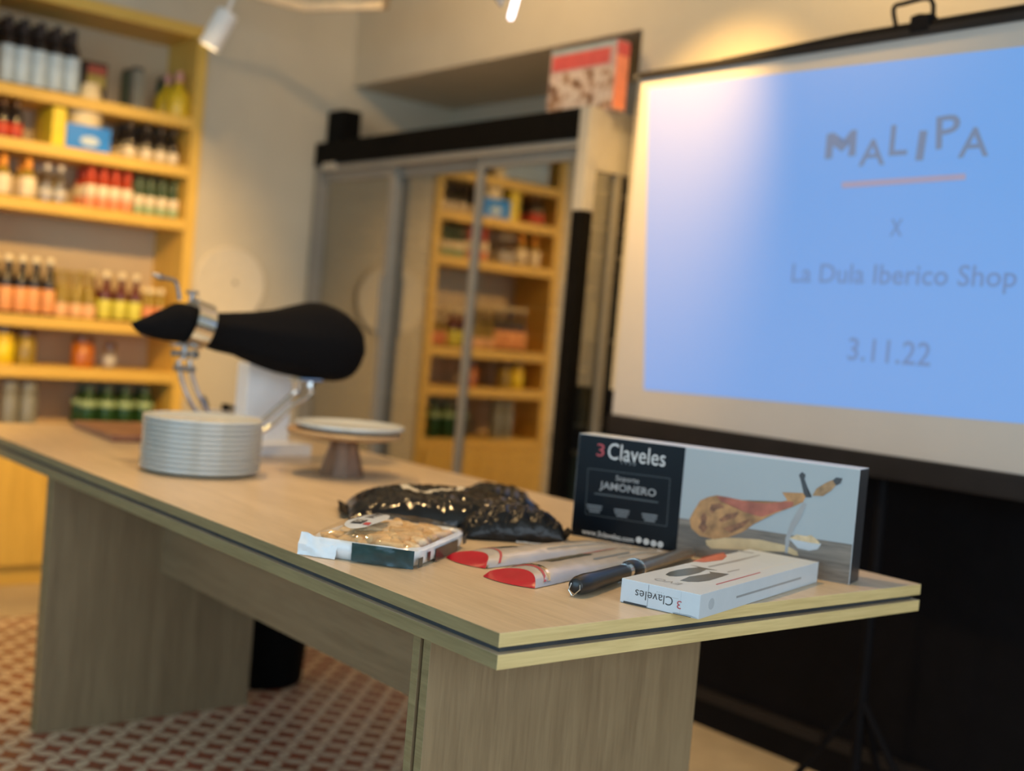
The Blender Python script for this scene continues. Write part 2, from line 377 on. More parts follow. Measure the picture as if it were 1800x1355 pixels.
def local(parent, o):                               # keep world placement when a mesh built in world space joins a moved parent
    o.parent = parent; o.matrix_parent_inverse = parent.matrix_basis.inverted(); return o
def copy_tree(o, parent=None):
    c = o.copy(); COL.objects.link(c); c.parent = parent
    for ch in o.children: copy_tree(ch, c)
    return c
def dirm(direction, origin):                        # matrix taking +Z to a direction
    return Matrix.Translation(Vector(origin)) @ Vector(direction).to_track_quat('Z', 'Y').to_matrix().to_4x4()

# ------------------------------------------------------------------ the room
XW, XN, YB, YS = 2.87, 3.44, 4.80, 5.10             # right wall, back of the fridge niche, back wall, back of the shelf niche
CEIL = 2.80
X0, Y0 = -2.0, -2.2
SX0, SX1 = 1.265, 2.157                             # shelf niche
def struct(name, boxes, mat):
    bm = bmesh.new()
    for b in boxes: box(bm, *b)
    o = finish(name, bm, mat); o['kind'] = 'structure'; return o
TX1, TY1 = 2.41, 4.33                               # edge of the tiled field
TS = 0.1054 * 2
nx, ny = 13, 17
TX0, TY0 = TX1 - nx * TS, TY1 - ny * TS
floor = struct('floor', [(X0 - .1, XN + .1, Y0 - .1, YS + .1, -0.10, -0.006), (TX1, XN, Y0, YS, -0.006, 0), (X0, TX0, Y0, YS, -0.006, 0),
                         (TX0, TX1, TY1, YS, -0.006, 0), (TX0, TX1, Y0, TY0, -0.006, 0)], 'floor_cream')
tb = bmesh.new(); box(tb, -TS / 2 + .0008, TS / 2 - .0008, -TS / 2 + .0008, TS / 2 - .0008, -0.0059, 0.0004)
tme = None
for i in range(nx):
    for j in range(ny):
        if tme is None:
            o = finish('tile', tb, 'petal_tile', floor); tme = o.data
        else: o = link('tile', tme, 'petal_tile', floor)
        o.location = (TX0 + (i + .5) * TS, TY0 + (j + .5) * TS, 0)
struct('ceiling', [(X0 - .1, XN + .1, Y0 - .1, YS + .1, CEIL, CEIL + .1)], 'ceiling_paint')
struct('wall_back', [(X0 - .1, SX0, YB, YS, 0, CEIL), (SX1, XN + .1, YB, YS, 0, CEIL), (SX0, SX1, YB, YS, 2.315, CEIL), (X0 - .1, XN + .1, YS, YS + .1, 0, CEIL)], 'wall_paint')
struct('wall_right', [(XW, XN, Y0 - .1, 2.95, 0, CEIL), (XW, XN, 2.95, YB, 2.212, CEIL), (XN, XN + .1, Y0 - .1, YB, 0, CEIL)], 'wall_paint')
WY0, WY1, WZ0, WZ1 = -0.75, 2.75, 0.55, 2.45        # shop window in the left wall
struct('wall_left', [(X0 - .1, X0, Y0 - .1, WY0, 0, CEIL), (X0 - .1, X0, WY1, YB, 0, CEIL), (X0 - .1, X0, WY0, WY1, 0, WZ0), (X0 - .1, X0, WY0, WY1, WZ1, CEIL)], 'wall_paint')
struct('wall_front', [(X0, -1.45, Y0 - .1, Y0, 0, CEIL), (2.25, XW, Y0 - .1, Y0, 0, CEIL), (-1.45, 2.25, Y0 - .1, Y0, 0, .35), (-1.45, 2.25, Y0 - .1, Y0, 2.5, CEIL)], 'wall_paint')
struct('fill_window', [(-1.45, -1.40, Y0 - .07, Y0 - .03, .35, 2.5), (2.20, 2.25, Y0 - .07, Y0 - .03, .35, 2.5), (-1.40, 2.20, Y0 - .07, Y0 - .03, .35, .40), (-1.40, 2.20, Y0 - .07, Y0 - .03, 2.45, 2.5), (.38, .43, Y0 - .07, Y0 - .03, .40, 2.45)], 'black_trim')  # unseen window added so fill light reaches faces turned to the camera
w1 = struct('window_1', [(X0 - .07, X0 - .03, WY0, WY0 + .05, WZ0, WZ1), (X0 - .07, X0 - .03, WY1 - .05, WY1, WZ0, WZ1), (X0 - .07, X0 - .03, WY0 + .05, WY1 - .05, WZ0, WZ0 + .05),
                         (X0 - .07, X0 - .03, WY0 + .05, WY1 - .05, WZ1 - .05, WZ1), (X0 - .07, X0 - .03, 0.98, 1.03, WZ0 + .05, WZ1 - .05)], 'black_trim')
w2 = bpy.data.objects['fill_window']
for o_, a in ((w1, (X0 - .052, X0 - .048, WY0 + .05, .98, WZ0 + .05, WZ1 - .05)), (w1, (X0 - .052, X0 - .048, 1.03, WY1 - .05, WZ0 + .05, WZ1 - .05)),
              (w2, (-1.40, .38, Y0 - .052, Y0 - .048, .40, 2.45)), (w2, (.43, 2.20, Y0 - .052, Y0 - .048, .40, 2.45))):
    boxo('pane', *a, 'window_glass', o_)
struct('trim_1', [(XW - .012, XW, Y0, 2.95, 0.075, 0.99)], 'black_paint')       # black dado panel behind the screen
struct('baseboard_right', [(XW - .030, XW, Y0, 2.95, 0, 0.080)], 'black_paint')
struct('trim_2', [(XW - .034, XW - .012, Y0, 1.95, 0.080, 0.112), (XW - .034, XW - .012, 1.956, 2.95, 0.080, 0.112)], 'black_trim')

# ------------------------------------------------------------------ table
TT = 0.74
AX0, AX1, AY0, AY1 = 1.033, 2.060, 1.233, 3.855
t = thing('table', 'long pale oak table with a doubled slab top and panel legs', 'table', (1.5465, 2.544, 0))
def tpart(name, *a, **k):
    o = boxo(name, *a, **k); return local(t, o)
def slab(name, z0, z1):
    bm = bmesh.new(); box(bm, AX0, AX1, AY0, AY1, z0, z1, 0.0012)
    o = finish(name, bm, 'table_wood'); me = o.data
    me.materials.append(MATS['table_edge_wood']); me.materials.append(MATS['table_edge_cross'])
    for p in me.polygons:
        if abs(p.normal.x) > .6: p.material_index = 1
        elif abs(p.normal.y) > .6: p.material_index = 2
    local(t, o)
slab('table_top', TT - .020, TT); slab('lower_slab', TT - .051, TT - .030)
tpart('gap_strip', AX0 + .012, AX1 - .012, AY0 + .012, AY1 - .012, TT - .030, TT - .020, 'gap_strip')
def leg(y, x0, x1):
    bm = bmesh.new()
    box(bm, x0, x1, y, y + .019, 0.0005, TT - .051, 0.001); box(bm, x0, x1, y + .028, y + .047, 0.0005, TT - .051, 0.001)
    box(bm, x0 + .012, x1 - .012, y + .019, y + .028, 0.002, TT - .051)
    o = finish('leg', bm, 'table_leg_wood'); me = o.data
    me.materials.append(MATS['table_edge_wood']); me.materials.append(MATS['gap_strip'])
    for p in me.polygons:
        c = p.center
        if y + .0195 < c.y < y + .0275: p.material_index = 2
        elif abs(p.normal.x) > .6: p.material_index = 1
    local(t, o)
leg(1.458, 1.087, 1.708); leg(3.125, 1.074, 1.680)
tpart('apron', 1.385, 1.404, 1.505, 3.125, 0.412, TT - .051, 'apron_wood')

# ------------------------------------------------------------------ built-in shelf
sh = thing('shelf_unit', 'tall built-in wooden shelf full of bottles and jars', 'shelf', ((SX0 + SX1) / 2, YB, 0))
def spart(name, *a, **k):
    return local(sh, boxo(name, *a, **k))
SI0, SI1 = SX0 + .05, SX1 - .045
YF = YB - .012                                      # front edge of the carcass
spart('side_panel', SX1 - .045, SX1, YF, YS - .002, 0, 2.312, 'shelf_side_wood', bev=.002)
spart('side_panel', SX0, SX0 + .05, YF, YS - .002, 0, 2.312, 'shelf_side_wood', bev=.002)
spart('top_panel', SI0, SI1, YF, YS - .002, 2.265, 2.312, 'shelf_wood', bev=.002)
spart('back_panel', SI0, SI1, YS - .012, YS - .002, 0.60, 2.265, 'shelf_back')
LEV = [1.932, 1.730, 1.510, 1.063, 0.867, 0.605]
for z in LEV: spart('shelf_board', SI0, SI1, YF + .003, YS - .012, z - .045, z, 'shelf_wood', bev=.003)
spart('cabinet_door', SI0 + .002, (SI0 + SI1) / 2 - .0015, YF - .008, YF + .014, 0.085, 0.557, 'shelf_side_wood', bev=.002)
spart('cabinet_door', (SI0 + SI1) / 2 + .0015, SI1 - .002, YF - .008, YF + .014, 0.085, 0.557, 'shelf_side_wood', bev=.002)
spart('plinth', SI0, SI1, YF + .03, YF + .05, 0.0, 0.082, 'shelf_wood')

def make_bottle(kind, h, r, rn, hb, shoulder, cap, label, body, capm, labm, labz, capr=None, segs=16):
    """one bottle as (mesh, material) parts; every copy shares these meshes"""
    parts = []
    def part(nm, prof, m):
        bm = bmesh.new(); lathe(bm, prof, segs); o = finish(nm, bm, m, None, True); parts.append((nm, o.data)); bpy.data.objects.remove(o)
    part('body', [(0, 0), (r * .95, 0), (r, .006), (r, hb), (r * .93, hb + shoulder * .25), (rn * 1.25, hb + shoulder * .85), (rn, hb + shoulder), (rn, h - cap), (0, h - cap)], body)
    if cap:
        cr = capr or rn * 1.15
        part('cap', [(0, h - cap - .003), (cr, h - cap - .003), (cr, h - cap * .25), (cr * .75, h), (0, h)], capm)
    if label:
        part('label', [(r + .0008, labz[0]), (r + .0016, labz[0] + .001), (r + .0016, labz[1] - .001), (r + .0008, labz[1])], labm)
    return parts
def place_bottles(name, parts, level, us, v, rows, dy, label, group, y0=4.855, cat='bottle', jx=0.0, ends=None):
    for c, u in enumerate(us):
        x = at(u, v, 1, y0).x
        for k in range(rows):
            lb = label
            if rows > 1: lb += ', ' + (['front row', 'back row'] if rows == 2 else ['front row', 'middle row', 'back row'])[k]
            if ends and c == 0 and ends[0]: lb += ', ' + ends[0]
            if ends and c == len(us) - 1 and ends[1]: lb += ', ' + ends[1]
            e = thing(name, lb, cat, (x + jx * k, y0 + dy * k, level), random.uniform(0, 6), group)
            for nm, me in parts: link(nm, me, None, e)
random.seed(4)
# top board
p = make_bottle('wine', .262, .030, .012, .158, .05, .05, True, 'g_dark', 'c_dark', 'l_blue', (.012, .150))
place_bottles('wine_bottle', p, 1.932, [9, 38, 67, 96, 124], 158, 3, .072, 'dark wine bottle with pale blue label', 'dark wine bottles on the top board', ends=(None, 'beside the dark upright carton'))
bx = at(160, 165, 1, 4.93).x
g = thing('gift_box', 'dark upright carton with red and mustard panels on the top shelf board', 'box', (bx, 4.93, 1.932))
boxo('carton', -.047, .047, -.04, .05, 0, .165, 'g_dark', g, .002)
boxo('red_panel', -.034, .040, -.0415, -.040, .115, .150, 'b_rust', g); boxo('mustard_panel', -.034, .040, -.0415, -.040, .062, .112, 'b_mustard', g)
jx_ = at(160, 167, 1, 4.83).x
g = thing('cream_jar', 'small cream tapered jar before the dark upright carton', 'jar', (jx_, 4.835, 1.932))
latheo('jar_body', [(0, 0), (.042, 0), (.044, .008), (.034, .052), (0, .052)], 'b_cream', g); latheo('lid', [(0, .052), (.033, .052), (.032, .062), (0, .062)], 'l_cream', g)
p = make_bottle('jug', .190, .051, .014, .075, .065, .04, False, 'g_yellow', 'c_pink', 'l_cream', (0, 0))
place_bottles('yellow_jug', p, 1.932, [311], 203, 2, .105, 'bell-shaped yellow bottle with a pink stopper', 'bell-shaped yellow bottles', y0=4.86, jx=-.004)
for k, (xx, yy) in enumerate([(1.925, 5.035), (1.925, 4.945), (2.088, 5.055)]):
    g = thing('dark_tin', ['dark green tin against the shelf back beside the grey-green tin', 'grey-green tin standing before a dark green tin', 'dark green tin behind the yellow bell-shaped bottles'][k], 'tin', (xx, yy, 1.932), 0, 'dark green tins on the top board')
    boxo('tin_body', -.022, .022, -.030, .030, 0, .175, 'c_green' if k != 1 else 'g_grey', g, .006); boxo('tin_lid', -.02, .02, -.02, .02, .175, .188, 'c_dark', g, .002)
# second board
p = make_bottle('sauce', .158, .024, .011, .085, .03, .03, True, 'g_dark', 'g_brown', 'l_red', (.010, .060))
place_bottles('sauce_bottle', p, 1.730, [4, 27], 240, 2, .07, 'dark sauce bottle with red label', 'red-labelled sauce bottles', ends=(None, 'beside the narrow yellow box'))
xa = at(88, 250, 1, 4.83).x
g = thing('yellow_box', 'narrow bright yellow box standing on the second shelf board', 'box', (xa + .026, 4.815, 1.730))
boxo('carton', -.026, .026, 0, .215, 0, .145, 'b_yellow', g, .003); boxo('lid', -.022, .022, .004, .20, .145, .150, 'l_lime', g, .002)
xa = at(152, 265, 1, 4.83).x
g = thing('blue_carton', 'bright blue carton with a pale mark under a cream tin', 'box', (xa, 4.815, 1.730))
boxo('carton', -.088, .088, 0, .15, 0, .098, 'b_blue', g, .003); latheo('printed_mark', [(0, 0), (.038, 0), (.038, .001), (0, .001)], 'l_blue', g, m=Matrix.Translation((.005, -.0005, .038)) @ Matrix.Rotation(math.pi / 2, 4, 'X') @ Matrix.Diagonal((1, .5, 1, 1)))
g = thing('cream_tin', 'squat cream tin sitting on the bright blue carton', 'tin', (xa + .004, 4.888, 1.828))
latheo('tin_body', [(0, 0), (.064, 0), (.066, .006), (.066, .050), (0, .050)], 'b_cream', g); latheo('lid', [(0, .050), (.067, .050), (.066, .060), (0, .062)], 'l_cream', g)
p = make_bottle('beer', .150, .0215, .010, .072, .035, .012, True, 'g_dark', 'c_dark', 'l_cream', (.008, .050))
place_bottles('beer_bottle', p, 1.730, [226, 256, 281, 303], 284, 3, .065, 'small dark bottle with low cream label', 'small dark bottles beside the blue carton', ends=('beside the blue carton', 'against the shelf side'))
# third board
p = make_bottle('cider', .158, .030, .011, .080, .040, .04, True, 'g_olive', 'c_orange', 'l_cream', (.012, .085))
place_bottles('cider_bottle', p, 1.510, [3, 47], 347, 2, .09, 'olive bottle with orange neck', 'orange-necked bottles', ends=(None, 'beside the clear glass bottles'))
p = make_bottle('clearb', .150, .024, .011, .075, .035, .02, True, 'clear_glass', 'tray_pale', 'tray_pale', (.015, .055))
place_bottles('glass_bottle', p, 1.510, [80, 104], 354, 2, .085, 'clear glass bottle', 'clear glass bottles on the third board', ends=('beside the orange-necked bottles', 'beside the red bottles'))
p = make_bottle('redb', .168, .022, .012, .090, .030, .045, True, 'g_red', 'l_red', 'l_cream', (.045, .092))
place_bottles('red_bottle', p, 1.510, [157, 179, 200, 221], 370, 3, .065, 'red bottle with cream and salmon label', 'red bottles on the third board', ends=('beside the clear bottles', 'beside the green bottles'))
p = make_bottle('greenb', .152, .019, .011, .078, .025, .045, True, 'g_green', 'c_green', 'l_cream', (.038, .078))
place_bottles('green_bottle', p, 1.510, [242, 261, 282, 303], 382, 3, .06, 'slim green bottle with cream and mint label', 'green bottles on the third board', ends=('beside the red bottles', 'against the shelf side'))
def foot_bands(name_, mat, zs, r):                  # the lower colour field of those labels
    bm = bmesh.new(); lathe(bm, [(r + .0008, zs[0]), (r + .0018, zs[0] + .001), (r + .0018, zs[1] - .001), (r + .0008, zs[1])], 16)
    o = finish('lower_label', bm, mat, None, True); me = o.data; bpy.data.objects.remove(o)
    for e in [x for x in COL.objects if x.type == 'EMPTY' and x.name.split('.')[0] == name_]: link('lower_label', me, None, e)
foot_bands('red_bottle', 'l_salmon', (.008, .046), .022); foot_bands('green_bottle', 'l_mint', (.008, .039), .019)
# fourth board
p = make_bottle('vermouth', .228, .0245, .011, .120, .055, .020, True, 'g_dark', 'c_cream', 'l_orange', (.012, .105), capr=.0145)
place_bottles('vermouth_bottle', p, 1.063, [8, 34, 57, 83], 548, 2, .145, 'dark bottle with cream cap and orange label', 'cream-capped dark bottles', ends=(None, 'beside the oil bottles'))
p = make_bottle('oil', .190, .0255, .010, .060, .080, .015, True, 'g_olive', 'g_olive', 'l_peach', (.008, .058))
place_bottles('oil_bottle', p, 1.063, [107, 133, 155], 556, 2, .09, 'long-necked golden oil bottle', 'long-necked oil bottles', ends=('beside the dark orange-labelled bottles', 'beside the wine-red bottles'))
p = make_bottle('wine2', .200, .027, .011, .105, .045, .022, True, 'g_redwine', 'c_cream', 'l_lime', (.010, .085), capr=.0145)
place_bottles('syrup_bottle', p, 1.063, [182, 209, 235], 562, 2, .150, 'wine-red bottle with lime label', 'lime-labelled red bottles', ends=('beside the oil bottles', 'beside the salmon-labelled bottles'))
p = make_bottle('gold', .150, .020, .011, .080, .03, .018, True, 'g_olive', 'c_cream', 'l_salmon', (.010, .072))
place_bottles('vinegar_bottle', p, 1.063, [259, 280], 566, 2, .07, 'small golden bottle with salmon label', 'salmon-labelled golden bottles', ends=('beside the wine-red bottles', 'against the shelf side'))
# fifth board
def jar(name, label, u, v, lev, h, r, body, cap, labm=None, y0=4.865):
    pp = make_bottle(name, h, r, r * .82, h * .62, h * .12, h * .18, labm is not None, body, cap, labm or 'l_cream', (h * .1, h * .5))
    place_bottles(name, pp, lev, [u], v, 1, .1, label, None, y0=y0, cat='jar')
jar('yellow_jar', 'bright yellow jar on the fifth shelf board', 4, 640, .867, .150, .040, 'g_yellow', 'g_brown', 'b_yellow')
jar('olive_jar', 'murky olive jar beside the bright yellow jar', 43, 642, .867, .140, .040, 'g_olive', 'g_brown')
jar('amber_jar', 'amber orange jar with a brown lid on the fifth board', 144, 646, .867, .130, .046, 'g_amber', 'g_brown')
jar('clear_jar', 'small clear jar with a brown lid beside the amber jar', 191, 650, .867, .110, .026, 'clear_glass', 'g_brown', 'tray_pale')
# lowest board
for u, lb in ((14, 'grey glass flask at the panel end of the lowest board'), (47, 'grey glass flask nearer the dark green bottles')):
    jar('grey_flask', lb, u, 750, .605, .200, .034, 'g_grey', 'g_grey')
p = make_bottle('greenwine', .195, .036, .013, .12, .045, .03, True, 'g_darkgreen', 'c_green', 'l_mint', (.105, .128))
place_bottles('dark_green_bottle', p, .605, [153, 186, 218, 252], 745, 2, .09, 'stout dark green bottle on the lowest board', 'dark green bottles on the lowest board', ends=(None, 'against the shelf side'))

# ------------------------------------------------------------------ glass-front refrigerator
FX, FY0, FY1, FZ = 2.700, 2.985, 4.785, 1.925
fr = thing('refrigerator', 'black and grey display refrigerator with three sliding glass doors', 'refrigerator', (3.05, (FY0 + FY1) / 2, 0))
def fpart(name, *a, parent=None, **k):
    o = boxo(name, *a, **k); return local(fr, o)
def fbm(name, boxes, mat, bev=0.0):
    bm = bmesh.new()
    for b in boxes: box(bm, *b, bev)
    return local(fr, finish(name, bm, mat))
fpart('plinth', FX + .02, 3.40, FY0 + .01, FY1, 0, 0.14, 'fridge_black')
fpart('header', FX - .004, 2.80, FY0 + .052, FY1, 1.822, FZ, 'fridge_black', bev=.003)
fpart('roof', 2.80, 3.40, FY0, FY1, 1.86, FZ - .01, 'fridge_beige')
fpart('back_panel', 3.385, 3.40, FY0, FY1, .14, 1.86, 'fridge_inside')
fpart('floor_panel', FX + .02, 3.385, FY0 + .01, FY1, .14, .17, 'fridge_inside')
fpart('side_wall', FX + .005, 3.385, FY1 - .03, FY1, .17, 1.822, 'fridge_grey')
fpart('corner_post', FX - .004, FX + .045, FY0 - .004, FY0 + .048, 0, 1.58, 'fridge_black', bev=.003)
fpart('corner_post_cap', FX - .004, FX + .045, FY0 - .004, FY0 + .048, 1.58, FZ, 'fridge_beige', bev=.003)
fpart('side_rail', FX + .045, 3.385, FY0, FY0 + .03, 1.72, FZ, 'fridge_beige', bev=.002)
fpart('side_rail', FX + .045, 3.385, FY0, FY0 + .03, .14, .30, 'fridge_grey', bev=.002)
fpart('side_post', 2.845, 2.875, FY0 + .002, FY0 + .028, .30, 1.72, 'fridge_grey')
fpart('side_glass', FX + .045, 2.845, FY0 + .012, FY0 + .017, .30, 1.72, 'fridge_side_glass')
fpart('door_rail', FX + .004, FX + .088, FY0 + .05, FY1 - .03, 1.795, 1.822, 'fridge_grey')
fpart('door_rail', FX + .004, FX + .088, FY0 + .05, FY1 - .03, .17, .20, 'fridge_grey')
fpart('hinge_block', FX - .010, FX + .004, 4.60, 4.70, 1.800, 1.830, 'fridge_beige')
DY = [FY0 + .05, 3.60, 4.19, FY1 - .03]
for i in range(3):
    y0, y1 = DY[i] - (.018 if i else 0), DY[i + 1] + (.018 if i < 2 else 0)
    xx = FX + (.026 if i != 1 else .056)
    d = fbm('door', [(xx, xx + .026, y0, y0 + .036, .20, 1.795), (xx, xx + .026, y1 - .036, y1, .20, 1.795),
                     (xx, xx + .026, y0 + .036, y1 - .036, 1.755, 1.795), (xx, xx + .026, y0 + .036, y1 - .036, .20, .25)], 'fridge_grey', .002)
    gl = boxo('door_glass', xx + .010, xx + .015, y0 + .036, y1 - .036, .25, 1.755, 'fridge_glass')
    gl.parent = d
    hy = y0 + .018 if i == 0 else (y0 + .018 if i == 2 else y1 - .018)
    hb = bmesh.new(); box(hb, xx - .016, xx, hy - .009, hy + .009, 1.10, 1.34, .003)
    ho = finish('handle', hb, 'fridge_grey'); ho.parent = d
FS = [.55, .86, 1.16, 1.45, 1.66]
for z in FS: fpart('wire_shelf', FX + .09, 3.38, FY0 + .035, FY1 - .035, z - .012, z, 'fridge_shelf')
random.seed(11)
FOOD = []
for zi, (z, items) in enumerate(zip([.17] + FS[:-1], [
    [('carton_brown', 3.30, .34, .30, .26), ('carton_brown', 3.72, .30, .28, .30), ('carton_brown', 4.30, .30, .34, .28)],
    [('carton_brown', 4.02, .26, .28, .22), ('tray_pale', 3.35, .26, .22, .12), ('c_green', 3.10, .05, .05, .20), ('g_dark', 4.45, .20, .26, .16)],
    [('carton_brown', 3.98, .22, .26, .20), ('b_cream', 3.35, .24, .24, .10), ('g_grey', 3.10, .06, .06, .18)],
    [('g_brown', 3.90, .24, .24, .15), ('tray_pale', 3.10, .07, .07, .16), ('b_rust', 3.45, .24, .22, .10)],
    [('c_dark', 3.30, .34, .24, .11), ('tray_pale', 3.85, .24, .24, .08), ('g_brown', 4.40, .28, .24, .10)]])):
    for (m, y, wy, wx, hh) in items:
        nm = {'carton_brown': 'cardboard_box', 'c_green': 'chilled_bottle', 'g_grey': 'chilled_bottle'}.get(m, 'food_tray' if m != 'tray_pale' or wy > .1 else 'chilled_bottle')
        lvl = ['floor', 'lowest shelf', 'second shelf', 'third shelf', 'fourth shelf'][zi]
        colr = {'carton_brown': 'brown cardboard', 'c_green': 'green', 'g_grey': 'grey', 'g_brown': 'dark brown', 'tray_pale': 'pale', 'b_cream': 'cream', 'g_dark': 'black', 'b_rust': 'rust red', 'c_dark': 'black'}[m]
        side = 'by the glass side' if y < 3.2 else ('behind the third door' if y < 3.55 else ('behind the middle door' if y < 4.19 else 'behind the wall-side door'))
        what = {'cardboard_box': 'box', 'chilled_bottle': 'bottle', 'food_tray': 'food tray'}[nm]
        if m == 'carton_brown' and zi == 0 and y == 3.72: colr = 'squarish brown cardboard'
        if nm == 'chilled_bottle':
            e = thing(nm, f'{colr} bottle on the refrigerator {lvl} {side}', what, (2.845, y - .03, z))
            latheo('body', [(0, 0), (.035, 0), (.036, .01), (.036, hh * .6), (.014, hh * .82), (.014, hh), (0, hh)], m, e); latheo('cap', [(0, hh), (.016, hh), (.016, hh + .015), (0, hh + .015)], 'c_cream', e)
            continue
        e = thing(nm, f'{colr} {what} on the refrigerator {lvl} {side}', what, (2.905, y, z))
        boxo('base', -.10, -.10 + wx, -wy / 2, wy / 2, 0, hh * .82, m, e, .003); boxo('lid', -.098, -.102 + wx, -wy / 2 + .002, wy / 2 - .002, hh * .82, hh, m if nm == 'cardboard_box' else 'tray_pale', e, .003)
# on top of the refrigerator
y0, y1, zb, zt = 2.952, 3.285, FZ, 2.155
b = thing('picture_box', 'red and pink picture box with orange end on the refrigerator', 'box', (2.80, (y0 + y1) / 2, FZ))
o = local(b, boxo('carton', 2.762, 2.822, y0, y1, zb, zt, 'book_pink', bev=.002))
for nm, ya, yb_, za, zc, m in [('title_band', y0 + .03, y1 - .01, zt - .075, zt - .022, 'book_red'), ('top_strip', y0 + .004, y1 - .004, zt - .016, zt - .003, 'book_teal'),
                             ('figure_print', y0 + .006, y1 - .006, zb + .006, zt - .085, 'figure_print')]:
    local(b, boxo(nm, 2.7612, 2.762, ya, yb_, za, zc, m))
local(b, boxo('end_panel', 2.764, 2.820, y0 - .001, y0, zb + .004, zt - .004, 'book_orange')); local(b, boxo('end_band', 2.764, 2.820, y0 - .0018, y0 - .001, zt - .05, zt - .004, 'book_red'))
yy = at(599, 250, 0, 2.78).y
b = thing('speaker', 'small black upright speaker box on the refrigerator by the back wall', 'speaker', (2.79, yy, FZ))
boxo('cabinet', -.045, .045, -.07, .07, 0, .150, 'fridge_black', b, .006); boxo('grille', -.047, -.045, -.06, .06, .012, .138, 'bin_black', b)

# ------------------------------------------------------------------ projection screen
SXX = 2.600
ps = thing('projection_screen', 'white tripod projection screen showing a pale blue slide', 'screen', (SXX + .02, 1.722, 0))
def P(name, o): return local(ps, o)
SY0, SY1, SZ0, SZ1 = 0.790, 2.656, 0.930, 1.955
P('s', boxo('fabric', SXX, SXX + .004, SY0, SY1, SZ0, SZ1, 'screen_fabric'))
P('s', boxo('top_bar', SXX - .012, SXX + .014, SY0 - .01, SY1 + .004, SZ1, SZ1 + .020, 'black_trim', bev=.004))
bm = bmesh.new(); tube(bm, [(SXX + .002, SY1 + .002, SZ1 + .010), (SXX + .002, SY1 + .032, SZ1 + .010)], .008)
P('s', finish('bar_end', bm, 'steel', None, True))
bm = bmesh.new(); lathe(bm, [(0, SY0), (.019, SY0), (.019, 1.92), (.006, 2.35), (0, 2.35)], 16, Matrix.Translation((SXX + .012, 0, SZ1 + .022)) @ Matrix.Rotation(-math.pi / 2, 4, 'X'))
P('s', finish('roller', bm, 'black_paint', None, True))
P('s', boxo('lower_case', SXX - .014, SXX + .032, SY0 - .02, SY1 + .004, SZ0 - .060, SZ0, 'black_trim', bev=.008))
hz = at(1605, 20, 0, SXX)
bm = bmesh.new()
hp = [at(u, v, 0, SXX) for u, v in ((1575, 45), (1571, 14), (1590, 6), (1636, -2), (1640, 34))]
tube(bm, smooth_path(hp, 3), .006, 8)
P('s', finish('handle', bm, 'black_paint', None, True))
hk = at(1618, 42, 0, SXX)
P('s', boxo('bracket', SXX - .014, SXX + .024, hk.y - .032, hk.y + .022, hk.z - .022, hk.z + .020, 'black_paint', bev=.006))
bm = bmesh.new(); tube(bm, [(SXX + .055, 1.722, .10), (SXX + .055, 1.722, 2.02)], .014, 12)
P('s', finish('pole', bm, 'black_paint', None, True))
P('s', boxo('pole_hook', SXX + .010, SXX + .060, 1.712, 1.732, 1.995, 2.015, 'black_paint'))
for ex, ey in ((SXX + .055, 1.722 - .22), (SXX + .055, 1.722 + .20), (SXX + .20, 1.722)):
    bm = bmesh.new(); tube(bm, [(SXX + .055, 1.722, .30), (ex, ey, .010)], .010, 8)
    P('s', finish('leg', bm, 'black_paint', None, True))
# the slide: slightly keystoned plate on the fabric, glowing in place of projector light
def keyst(y):                                       # top and bottom height of the picture at y
    f = (2.60 - y) / (2.60 - 1.40); return 1.924 - .029 * f, 1.014 + .029 * f
def edgepts(y_t, y_b):
    return (SXX, y_t, keyst(y_t)[0]), (SXX, y_b, keyst(y_b)[1])
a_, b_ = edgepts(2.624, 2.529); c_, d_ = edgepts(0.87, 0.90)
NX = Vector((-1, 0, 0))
slide = P('s', plate_poly('slide', [a_, b_, d_, c_], NX, 'slide_glow', None, .0006))
def scr(u, v): return at(u, v, 0, SXX)
def stext(s, u, v, hpx, wpx, m, bold=.0, tilt=0.0, glyphs=False):
    o = scr(u, v); d = (o - CAM).dot(FWD); k = d / F_PX
    r = (scr(u + 40, v) - scr(u - 40, v)); width = r.length * wpx / 80 if wpx else None
    hgt = (scr(u, v - 20) - scr(u, v + 20)).z * hpx / 40
    q = Matrix.Rotation(tilt, 3, 'X')
    tx = text_mesh('slide_text', s, m, slide, o, q @ Vector((0, -1, 0)), q @ Vector((0, 0, 1)), hgt, width, bold=bold, off=.0012, glyphs=glyphs)
    return tx
def fix_child(o, par):                              # world-space mesh under a part whose world matrix is identity
    o.parent = par; o.matrix_parent_inverse = Matrix.Identity(4)
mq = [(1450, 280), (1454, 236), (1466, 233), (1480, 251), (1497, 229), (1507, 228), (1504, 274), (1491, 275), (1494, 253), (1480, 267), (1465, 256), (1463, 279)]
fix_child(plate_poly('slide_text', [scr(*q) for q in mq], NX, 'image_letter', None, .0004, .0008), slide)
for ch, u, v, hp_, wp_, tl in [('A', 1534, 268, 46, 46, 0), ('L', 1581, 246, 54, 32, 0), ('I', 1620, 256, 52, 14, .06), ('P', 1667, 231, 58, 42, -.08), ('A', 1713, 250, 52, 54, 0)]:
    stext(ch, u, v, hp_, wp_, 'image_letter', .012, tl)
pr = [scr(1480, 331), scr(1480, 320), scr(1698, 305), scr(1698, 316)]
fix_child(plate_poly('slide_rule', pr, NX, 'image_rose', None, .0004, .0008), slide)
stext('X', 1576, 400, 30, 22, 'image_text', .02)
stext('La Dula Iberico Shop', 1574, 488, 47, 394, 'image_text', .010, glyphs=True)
stext('3.11.22', 1562, 618, 42, 146, 'image_text', .012, glyphs=True)

